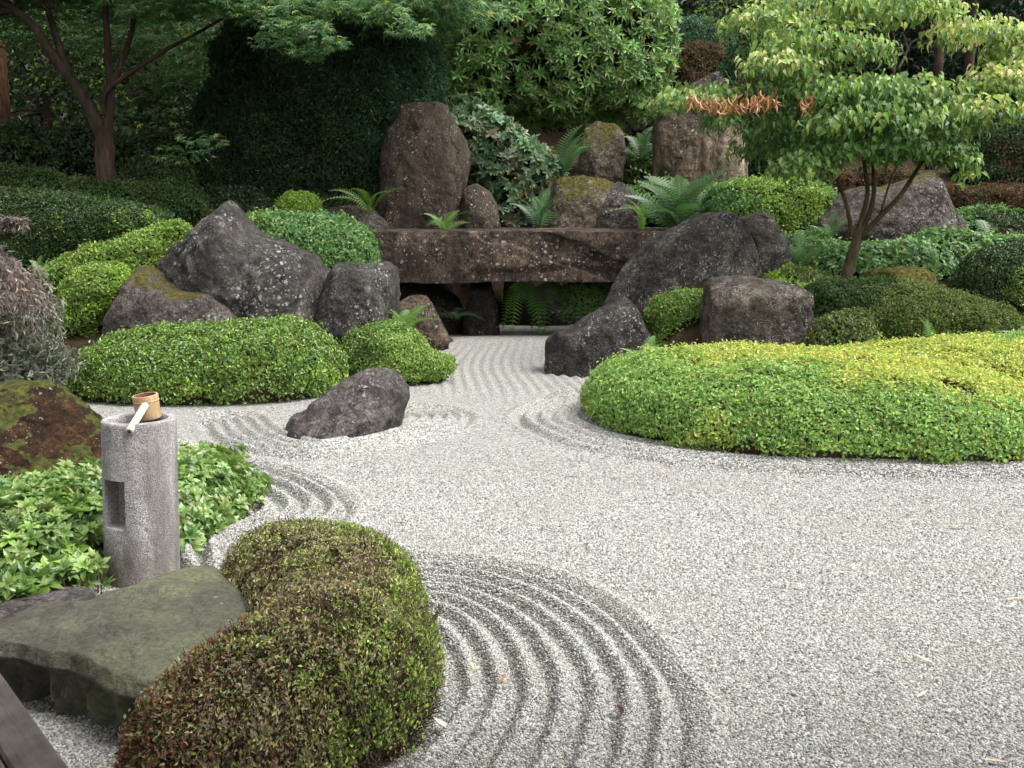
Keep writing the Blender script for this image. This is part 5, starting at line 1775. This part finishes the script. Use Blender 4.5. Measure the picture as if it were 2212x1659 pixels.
fern('large dark green fern clump between the mottled stone and the light green ground cover', (1462, 515), 13.7, 1.05, 30, F_DEEP, 1, lift=58)
fern('pale green fern frond standing at the left edge of the large fern clump', (1385, 505), 13.4, .5, 4, F_BRIGHT, 2, lift=75, arc=(-60, 60))
fern('bright green fern left of the tall standing stone', (800, 462), 14.0, .62, 5, F_BRIGHT, 3, lift=48, arc=(-120, 100))
fern('light green fern behind the bridge at the foot of the tall standing stone', (962, 505), 14.75 - .75, .5, 9, F_BRIGHT, 4, lift=45)
fern('dark fern hanging beside the blue-green rhododendron, behind the bridge', (1165, 500), 14.3, .68, 8, F_DEEP, 5, lift=62)
fern('upright fern above the pale mottled stone', (1215, 385), 15.3, .85, 7, F_DEEP, 6, lift=60, arc=(0, 150))
fern('fern growing over the ledge between the moss-capped stone and the split stone', (1385, 345), 15.9, .7, 9, F_DEEP, 7, lift=45)
fern('bright fern behind the small green clipped ball, before the bridge', (872, 725), 10.0, .44, 9, F_BRIGHT, 8, lift=55)
fern('fern hanging down under the middle of the bridge, left fronds', (1128, 606), 14.65, .8, 5, F_BRIGHT, 9, lift=-35, arc=(-50, 50))  # bright palette paints light onto fronds in the bridge's shadow
fern('fern hanging down under the middle of the bridge, right fronds', (1178, 608), 14.62, .85, 7, F_BRIGHT, 10, lift=-25, arc=(-40, 110))  # same bright palette, standing in for light under the slab
fern('small light fern at the tip of the yellow-green mound, by the dark wedge boulder', (1392, 795), 8.9, .34, 8, F_BRIGHT, 11, lift=50)
fern('single pale fern frond sticking up behind the golden mound', (2012, 770), 8.9, .30, 3, F_BRIGHT, 12, lift=85, arc=(-40, 40))
fern('fern at the right edge behind the golden mound', (2235, 765), 8.9, .36, 7, F_BRIGHT, 13, lift=50)
fern('fern at the far right above the leafy ground cover', (2130, 545), 12.6, .55, 9, F_BRIGHT, 14, lift=35)
fern('thin dark fern in front of the broad triangular boulder', (1790, 525), 12.6, .42, 7, F_DEEP, 15, lift=60)
fern('grassy dark fern in the cleft right of the great lichen boulder', (1722, 590), 11.9, .62, 13, F_DEEP, 16, lift=50)
fern('dark fern in the deep shade under the left half of the bridge', (975, 690), 13.6, .45, 6, F_DEEP, 17, lift=30)
fern('small fern at the left end of the upper light green mound', (90, 605), 9.8, .26, 5, F_BRIGHT, 18, lift=65)


# ================================================================ dogwood with drooping leaves
def build_dogwood():
    rs = np.random.default_rng(70)
    y = 11.0
    b = at(1824, 622, y)
    t = thing('dogwood_tree', 'small dogwood tree with drooping light green leaves and several thin limbs', 'tree', b)
    limb('trunk', [(1822, 632), (1826, 600), (1838, 560), (1850, 525), (1852, 498)], y, .064, .056, BARK_KOUSA, t, seed=1, sides=12)
    bp = [([(1840, 512), (1836, 475), (1824, 425), (1806, 388), (1800, 340), (1760, 300), (1700, 275)], .038, .012, -.2),
          ([(1850, 512), (1866, 455), (1878, 415), (1868, 368), (1864, 320), (1850, 250), (1830, 180), (1790, 90)], .042, .012, .1),
          ([(1856, 510), (1882, 455), (1890, 405), (1884, 360), (1905, 290), (1925, 200), (1932, 150)], .04, .02, .3),
          ([(1858, 515), (1900, 468), (1945, 425), (1968, 388), (1990, 350), (2040, 300), (2110, 240), (2190, 190)], .045, .012, -.2),
          ([(1900, 468), (1914, 420), (1930, 370), (1960, 330), (2000, 290)], .018, .01, .25)]
    for k, (p, r0, r1, dy) in enumerate(bp):
        limb('limb', p, y, r0 * .72, r1 * .8, BARK_KOUSA, t, n=30, seed=k + 3, dy=dy)
    for k, p in enumerate([[(1932, 155), (1915, 120), (1896, 90), (1880, 60)], [(1932, 152), (1936, 115), (1930, 70)], [(1940, 150), (1958, 118), (1962, 95), (1990, 80), (2020, 62)], [(1962, 112), (1958, 96), (1950, 70)], [(1700, 275), (1640, 240), (1560, 232), (1480, 238), (1430, 245)], [(1790, 90), (1720, 60), (1640, 30)], [(2110, 240), (2160, 250), (2212, 235)], [(2020, 62), (2090, 60), (2160, 90)]]):
        limb('branch', p, y + (.35 if k < 4 else .0), .016, .006, BARK_PALE, t, n=16, sides=6, seed=k + 20)
    # bare twigs above the withered branch
    q0, q1 = [], []
    for k in range(60):
        a = at(rs.uniform(1590, 1640), rs.uniform(222, 236), y - .2)
        m_ = a + np.array([rs.normal(0, .06), rs.normal(0, .05), rs.uniform(.08, .3)])
        q0 += [a, m_, m_]; q1 += [m_, m_ + rs.normal(0, .07, 3) + [0, 0, .09], m_ + rs.normal(0, .07, 3) + [0, 0, .06]]
    V, F = sticks(np.array(q0), np.array(q1), .004)
    part('bare_twigs', mesh_np('bare_twigs', V, F, TWIG_GREY, smooth=False), t)
    pads = [  # centre px, half width, half height px, depth offset, leaves, yellowness
        (2110, 80, 110, 42, -.1, 420, .85), (2170, 190, 95, 55, -.3, 480, .8), (1940, 30, 150, 52, .1, 620, .7), (1800, 20, 150, 50, .3, 480, .55),
        (1650, 55, 95, 45, .1, 300, .6), (1780, 115, 150, 65, -.2, 620, .55), (1690, 150, 90, 45, -.4, 300, .7), (1830, 210, 160, 55, -.3, 560, .3),
        (1960, 215, 130, 55, -.4, 480, .35), (1900, 275, 180, 60, -.5, 700, .25), (2050, 270, 80, 60, -.3, 300, .45), (1760, 280, 150, 50, 0, 420, .12),
        (2120, 245, 110, 38, -.5, 300, .7), (1850, 335, 150, 45, -.2, 460, .05), (1990, 330, 110, 45, -.4, 360, .1), (1735, 365, 70, 40, -.4, 240, .35),
        (1480, 225, 85, 34, -.3, 260, .4), (1560, 205, 130, 26, -.1, 240, .3), (1650, 240, 120, 30, .1, 240, .05), (1690, 330, 110, 45, .4, 300, .0),
        (2070, 350, 40, 36, -.5, 90, .35), (2098, 378, 18, 18, -.5, 24, .4), (1560, 270, 50, 26, -.3, 70, .15), (2190, 120, 60, 45, .0, 200, .75), (1730, 215, 110, 45, .1, 300, .15)]
    P, A, N, pk = [], [], [], []
    for cx, cyy, hw, hh, dy, cnt, yel in pads:
        cnt = int(cnt * 1.9)
        c = at(cx, cyy, y + dy)
        s = (y + dy) / FOC
        u = unit(rs.normal(0, 1, (cnt, 3))) * rs.uniform(.3, 1.12, (cnt, 1)) ** .5
        u = u[fbm(u * 2.4 + cx, 71, 2) > .40]; cnt = len(u)
        u[:, 2] = np.where(u[:, 2] < -.25, -u[:, 2] * .6, u[:, 2])
        p = c + u * np.array([hw * s, max(.3, hw * s * .65), hh * s])
        p = p + rs.normal(0, .03, p.shape)
        o = unit(u * np.array([1, 1, .25]))
        P.append(p)
        A.append(unit(o * .5 + rs.normal(0, .34, p.shape) + np.array([0, -.12, -.6])))
        N.append(unit(o * .9 + np.array([0, -.35, .55]) + rs.normal(0, .35, p.shape)))
        pk.append(np.clip(rs.random(cnt) * (.35 + .65 * yel) + .35 * yel * (u[:, 2] > .2) + .12 * yel - .08, 0, .999))
    P, A, N, pk = map(np.concatenate, (P, A, N, pk))
    pal = [((.085, .17, .045), 2.0), ((.14, .24, .06), 2.2), ((.22, .32, .08), 2.2), ((.32, .40, .11), 2.2), ((.41, .46, .15), 1.5), ((.52, .50, .24), .5)]
    order = np.argsort(P[:, 1] - .3 * P[:, 2] + rs.normal(0, .35, len(P)))
    tm = [t_leaf(.62, .12, .40, .4), t_leaf(.5, .18, .6, .4), t_leaf(.66, .05, .25, .4), t_leaf(.45, .2, .8, .4)]
    leaves_on(t, 'leaf', tm, P, A, N, rs.uniform(.062, .105, len(P)), pal, LEAF, 300, .16, rs, order, 'foliage', pk)
    # withered branch
    n = 430
    px = rs.uniform(1482, 1772, n)
    px = px[(fbm(np.stack([px * .035, px * 0, px * 0], -1), 72, 2) > .27)]; n = len(px)
    py = 212 + 9 * np.sin((px - 1480) / 60) + rs.normal(0, 8, n) + (px > 1700) * 12
    p = at(px, py, y - .62 + rs.normal(0, .1, n))
    ax = unit(rs.normal(0, .3, (n, 3)) + np.array([0, -.1, -1.0]))
    dry = [((.42, .21, .09), 4), ((.32, .15, .065), 3), ((.50, .29, .14), 2), ((.20, .09, .045), 2)]
    leaves_on(t, 'withered_leaf', [t_leaf(.2, .10, .4, .4), t_leaf(.14, .12, .7, .4)], p, ax, unit(rs.normal(0, 1, (n, 3)) + np.array([0, -.8, 0])), rs.uniform(.06, .12, n), dry, LEAF_DRY, 300, .2, rs, None, 'withered_leaves')


build_dogwood()


# ================================================================ maple on the left with layered star leaves
def build_maple():
    rs = np.random.default_rng(80)
    y = 12.9
    b = at(230, 415, y)
    t = thing('maple_tree', 'dark Japanese maple with a reddish trunk and star-shaped leaves at upper left', 'tree', b)
    limb('trunk', [(232, 425), (230, 390), (226, 340), (226, 300), (230, 275)], y, .135, .115, BARK_MAPLE, t, seed=2, sides=16, n=30)
    for k, (p, r0, r1, dy) in enumerate([
            ([(222, 300), (208, 262), (186, 218), (150, 165), (112, 122), (80, 60), (30, 20), (-60, -30)], .115, .05, .0),
            ([(152, 170), (135, 120), (118, 70), (100, 10), (90, -80)], .07, .04, .3),
            ([(232, 290), (238, 240), (240, 190), (236, 140), (230, 60), (225, -60)], .085, .04, .2),
            ([(228, 250), (216, 210), (236, 188), (285, 155), (350, 112), (420, 75), (480, 40)], .05, .022, -.3),
            ([(240, 190), (262, 140), (285, 70), (292, 10), (300, -80)], .06, .03, .1),
            ([(30, 20), (-10, 30), (-60, 10)], .05, .03, -.2)]):
        limb('limb', p, y, r0 * .75, r1 * .75, BARK_DARK, t, n=30, seed=k + 30, dy=dy, sides=10)
    pads = [(335, 20, 70, 16, -.7, 230), (470, 4, 85, 18, -.7, 320), (400, -14, 120, 18, -.6, 300), (560, 26, 70, 16, -.7, 200), (640, 56, 70, 15, -.8, 200), (600, 88, 55, 12, -.7, 110), (700, 88, 45, 12, -.7, 110), (560, -8, 90, 18, -.4, 260),
            (690, 14, 80, 18, -.5, 250), (810, 24, 70, 20, -.4, 220), (885, 58, 45, 18, -.5, 130), (780, -10, 120, 20, -.2, 300), (870, 0, 60, 18, .0, 160), (660, 112, 40, 9, -.7, 70),
            (120, 30, 110, 30, .6, 200), (60, 90, 90, 30, .9, 120), (380, 150, 70, 30, .9, 120), (300, 240, 80, 40, 1.2, 100), (400, 330, 60, 22, .8, 70), (440, 300, 45, 12, .3, 50)]
    # the rest of the crown, thickened to shade the left rear, above the picture
    for k in range(90):
        a = rs.uniform(0, 2 * math.pi); r_ = math.sqrt(rs.random()) * 5.0
        pads.append((None, np.array([b[0] + math.cos(a) * r_, y + 2.6 + math.sin(a) * r_ * .75, rs.uniform(5.0, 8.0) - r_ * .15]), 1.1, .2, 0, 220))
    for k in range(60):  # unseen leaf pads added to keep sun and sky off the left rear
        pads.append((None, np.array([rs.uniform(-10, -3.4), rs.uniform(10.6, 15.5), rs.uniform(4.9, 6.2)]), 1.0, .18, 0, 200))
    P, A, N, up = [], [], [], []
    for q in pads:
        if q[0] is None:
            c, ax_, hz, cnt = q[1], q[2], q[3], q[5]; hi = True
        else:
            c = at(q[0], q[1], y + q[4]); s = (y + q[4]) / FOC; ax_, hz, cnt = q[2] * s, q[3] * s, q[5]; hi = False
        u = unit(rs.normal(0, 1, (cnt, 3))) * rs.random((cnt, 1)) ** .4
        p = c + u * np.array([ax_, max(ax_ * .7, .3), hz])
        o = unit(u * np.array([1, 1, .1]) + np.array([.35, -.25, 0]))
        P.append(p); A.append(unit(o + rs.normal(0, .35, p.shape) + np.array([0, -.1, -.28])))
        N.append(unit(np.array([0, -.45, 1.0]) + rs.normal(0, .3, p.shape)))
        up.append(np.full(cnt, hi))
    P, A, N, up = map(np.concatenate, (P, A, N, up))
    pal = [((.10, .20, .075), 4), ((.15, .27, .09), 3), ((.07, .15, .055), 3), ((.25, .32, .07), 1)]
    L = np.where(up, .27, rs.uniform(.11, .16, len(P)))
    order = np.argsort(up * 10 + P[:, 1] + rs.normal(0, .5, len(P)))
    leaves_on(t, 'leaf', [t_star(5), t_star(7)], P, A, N, L, pal, LEAF, 300, .16, rs, order, 'foliage')


build_maple()


# ================================================================ trees of the wood behind
def wood_tree(name, label, px, y, r, crown, pal, seed, leafL=.14, n=5200, tm=None, bark=BARK_DARK, cat='tree', limbs=4, hang=.3, group='trees of the wood behind the garden', low=None, trunk_top=None):
    """crown: list of (dx, dy, z, rx, rz) clumps in metres about the trunk"""
    rs = np.random.default_rng(seed)
    x = float(at(px, 400, y)[0])
    z0 = float(ter(x, y)) - .1
    t = thing(name, label, cat, (x, y, z0), group)
    top = max(c[2] for c in crown)
    zz = np.linspace(z0, trunk_top or top, 20)
    pts = np.stack([x + .25 * (fbm(np.stack([zz * .4, zz * 0, zz * 0], -1), seed, 2) - .5), y + 0 * zz, zz], -1)
    V, F = tube(pts, np.linspace(r, r * .45, 20), 10, .15, seed)
    part('trunk', mesh_np('trunk', V, F, bark), t)
    wts = np.array([c[3] ** 2 for c in crown]); wts = wts / wts.sum()
    P, A, N = [], [], []
    for k, c in enumerate(crown):
        m_ = int(n * wts[k])
        ctr = np.array([x + c[0], y + c[1], c[2]])
        if k < limbs:
            a0 = pts[int(19 * min(1, max(.3, (c[2] - z0) / (top - z0) - .15)))]
            V, F = tube(curve(np.array([a0, .5 * (a0 + ctr) + [0, 0, .2], ctr]), 10), np.linspace(r * .35, r * .1, 10), 6, .1, k)
            part('limb', mesh_np('limb', V, F, bark), t)
        u = unit(rs.normal(0, 1, (m_, 3))) * (.35 + .65 * rs.random((m_, 1)) ** .45)
        cl = fbm(u * 2.6 + k * 7, seed + k, 2)
        keep = cl > .36
        u = u[keep]
        p = ctr + u * np.array([c[3], c[3], c[4]]) * (.8 + .5 * cl[keep][:, None])
        P.append(p); A.append(unit(u * np.array([1, 1, .3]) + rs.normal(0, .5, u.shape) - np.array([0, 0, hang])))
        N.append(unit(u * .5 + np.array([0, -.2, .8]) + rs.normal(0, .5, u.shape)))
    P, A, N = map(np.concatenate, (P, A, N))
    V, F, c = scatter(tm or t_rhomb(.6, .1, .15), P, A, N, leafL * rs.uniform(.7, 1.3, len(P)), cols(len(P), pal, .25, rs))
    part('crown', mesh_np('crown', V, F, LEAF, c, smooth=False), t, 'stuff')
    return t


def clumps(rs, z0, z1, w_, n, r=(.7, 1.3)):
    out = []
    for k in range(n):
        f = rs.random()
        a = rs.uniform(0, 6.28); q = w_ * math.sqrt(rs.random()) * (1 - .45 * abs(f - .35))
        rr = rs.uniform(*r)
        out.append((math.cos(a) * q, math.sin(a) * q * .7, z0 + (z1 - z0) * f, rr, rr * .6))
    return out


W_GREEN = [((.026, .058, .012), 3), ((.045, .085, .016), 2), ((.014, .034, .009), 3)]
W_GLINTS = [((.13, .22, .03), 1.6), ((.22, .33, .045), .8), ((.02, .045, .011), 4), ((.011, .027, .008), 3)]  # pale leaves among near-black ones paint in lit glints
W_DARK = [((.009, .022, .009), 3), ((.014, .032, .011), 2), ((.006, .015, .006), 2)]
cr = np.random.default_rng(90)
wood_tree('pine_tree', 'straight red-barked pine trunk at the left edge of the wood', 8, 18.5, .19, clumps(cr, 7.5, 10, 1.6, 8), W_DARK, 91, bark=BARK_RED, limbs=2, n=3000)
wood_tree('woodland_tree', 'shrubby tree behind the maple trunk with lit glints painted into its leaves', 120, 21.0, .10, clumps(cr, 3.2, 6.5, 2.0, 16, (.6, 1.1)), W_GLINTS, 92, n=5200, leafL=.12)
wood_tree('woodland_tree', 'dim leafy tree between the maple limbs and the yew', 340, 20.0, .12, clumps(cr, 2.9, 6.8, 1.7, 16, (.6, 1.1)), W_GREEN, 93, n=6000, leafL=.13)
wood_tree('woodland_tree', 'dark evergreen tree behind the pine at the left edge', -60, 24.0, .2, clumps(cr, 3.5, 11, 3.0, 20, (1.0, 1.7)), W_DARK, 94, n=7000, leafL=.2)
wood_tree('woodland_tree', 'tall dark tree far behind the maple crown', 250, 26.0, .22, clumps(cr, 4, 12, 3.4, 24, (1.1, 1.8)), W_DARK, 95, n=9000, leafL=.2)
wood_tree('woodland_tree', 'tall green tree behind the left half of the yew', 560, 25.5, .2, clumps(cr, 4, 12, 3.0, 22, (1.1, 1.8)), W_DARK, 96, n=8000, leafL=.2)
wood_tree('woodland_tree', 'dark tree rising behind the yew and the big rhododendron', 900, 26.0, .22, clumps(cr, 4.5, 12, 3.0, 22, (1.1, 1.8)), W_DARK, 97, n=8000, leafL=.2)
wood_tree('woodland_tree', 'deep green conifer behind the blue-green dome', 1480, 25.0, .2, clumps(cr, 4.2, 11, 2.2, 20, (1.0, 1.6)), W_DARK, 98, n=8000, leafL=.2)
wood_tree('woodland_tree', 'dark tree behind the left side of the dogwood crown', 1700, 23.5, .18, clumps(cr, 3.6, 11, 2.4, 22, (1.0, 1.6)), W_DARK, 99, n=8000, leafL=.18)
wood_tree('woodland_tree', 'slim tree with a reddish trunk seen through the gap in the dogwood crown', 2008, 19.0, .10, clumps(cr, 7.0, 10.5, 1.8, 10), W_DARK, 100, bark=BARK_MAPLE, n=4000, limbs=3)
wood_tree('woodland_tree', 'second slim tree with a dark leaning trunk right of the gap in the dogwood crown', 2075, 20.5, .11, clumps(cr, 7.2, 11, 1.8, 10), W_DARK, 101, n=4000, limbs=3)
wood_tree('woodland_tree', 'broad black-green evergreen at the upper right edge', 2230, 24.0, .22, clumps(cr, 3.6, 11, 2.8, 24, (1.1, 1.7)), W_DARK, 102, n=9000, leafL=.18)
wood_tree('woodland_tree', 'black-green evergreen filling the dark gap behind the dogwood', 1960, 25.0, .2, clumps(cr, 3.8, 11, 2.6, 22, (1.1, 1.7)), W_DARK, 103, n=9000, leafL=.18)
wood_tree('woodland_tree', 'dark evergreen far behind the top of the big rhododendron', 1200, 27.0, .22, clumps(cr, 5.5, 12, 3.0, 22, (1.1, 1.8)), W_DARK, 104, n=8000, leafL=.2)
wood_tree('woodland_tree', 'young green maple behind the upper left of the dogwood crown', 1640, 16.0, .06, [(0, 0, 4.9, .8, .35), (.5, .2, 5.3, .7, .3), (-.5, 0, 5.2, .6, .3), (.1, .1, 4.5, .7, .25)], W_GLINTS, 105, n=2600, leafL=.10, tm=t_star(5))


# far slope of the wood: too many leaves to count
def far_wood():
    rs = np.random.default_rng(110)
    n = 60000
    x = rs.uniform(-34, 34, n); y = rs.uniform(28, 44, n)
    z = ter(x, y) + rs.uniform(-.2, 1, n) * (2 + 5 * fbm(np.stack([x * .22, y * .22, x * 0], -1), 111, 3))
    P = np.stack([x, y, z], -1)
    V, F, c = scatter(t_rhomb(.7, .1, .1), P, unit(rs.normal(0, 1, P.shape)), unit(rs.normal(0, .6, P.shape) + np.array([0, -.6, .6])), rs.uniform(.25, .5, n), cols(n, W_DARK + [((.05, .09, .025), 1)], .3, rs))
    o = part('far_wood', mesh_np('far_wood', V, F, LEAF_DULL, c, smooth=False), None, 'stuff')
    tag(o, 'dark mass of the wood on the far slope behind all the trees')


far_wood()


# ================================================================ fallen leaves on the gravel
def fallen(label, px, py, length, ang, pal, curl=.15, wid=.22):
    rs = np.random.default_rng(int(px * 7 + py))
    p = gnd(px, py)
    p[2] = float(gravel_h(p[0], p[1])) + .012
    v, f = t_leaf(wid, .03, -curl, .6)
    v = v - np.array([0, .5, 0])
    v = v * length
    v = v @ rotm('X', rs.uniform(-.12, .12)).T @ rotm('Z', math.radians(ang)).T
    c = np.repeat(cols(1, pal, .08, rs), len(v), 0)
    me = mesh_np('fallen_leaf', v + p, f, LEAF_DRY, c, smooth=True)
    solo('fallen_leaf', me, p, label, 'leaf', 'fallen leaves on the gravel')


TAN = [((.62, .50, .32), 1)]; STRAW = [((.55, .43, .22), 1)]; DBR = [((.07, .025, .02), 1)]; OR = [((.40, .20, .09), 1)]; RED = [((.30, .07, .04), 1)]; PALE = [((.66, .60, .46), 1)]
fallen('largest pale cream leaf on the gravel, just right of the foreground shrub', 957, 1584, .066, 70, PALE, .3, .3)
fallen('straw-coloured leaf lying in the furrow right of the foreground shrub', 1021, 1459, .045, 15, STRAW)
fallen('narrow orange-tan leaf across a raked ridge in the foreground', 1086, 1494, .05, -30, OR)
fallen('dark brown curled leaf near the end of the raked ridges', 1342, 1548, .04, 35, DBR, .4, .4)
fallen('yellowish leaf on the open gravel beyond the large raked arc', 1727, 1275, .065, 70, STRAW)
fallen('pale straw leaf pointing down the open gravel, right of the large arc', 1996, 1432, .06, 40, TAN)
fallen('pale leaf lying slantwise low on the right side of the gravel', 1992, 1508, .055, -60, PALE)
fallen('upper of two crossed pale leaves at the right edge of the gravel', 2192, 1300, .075, -85, TAN, .1, .14)
fallen('lower of two crossed pale leaves at the right edge of the gravel', 2186, 1315, .06, -45, PALE)
fallen('long pale leaf at the very bottom right of the gravel', 2146, 1652, .07, 80, TAN, .1, .16)
fallen('yellow leaf on the gravel below the large yellow-green mound', 2060, 1143, .08, 75, STRAW)
fallen('tan leaf on the gravel nearest the foot of the yellow-green mound', 2024, 1079, .07, 80, TAN)
fallen('orange-brown leaf in the middle of the bright gravel', 1240, 1031, .085, 80, OR, .1, .16)
fallen('small red leaf at the tip of the raked lines by the yellow-green mound', 1127, 911, .05, 60, RED, .2, .5)
fallen('small reddish leaf at the foot of the yellow-green mound, on its left side', 1482, 968, .06, 70, RED, .2, .4)
fallen('small dark leaf on the gravel right of the large arc', 1975, 1160, .045, 80, DBR)
fallen('thin brown leaf on the gravel, far right', 2085, 1085, .08, 88, OR, .1, .12)
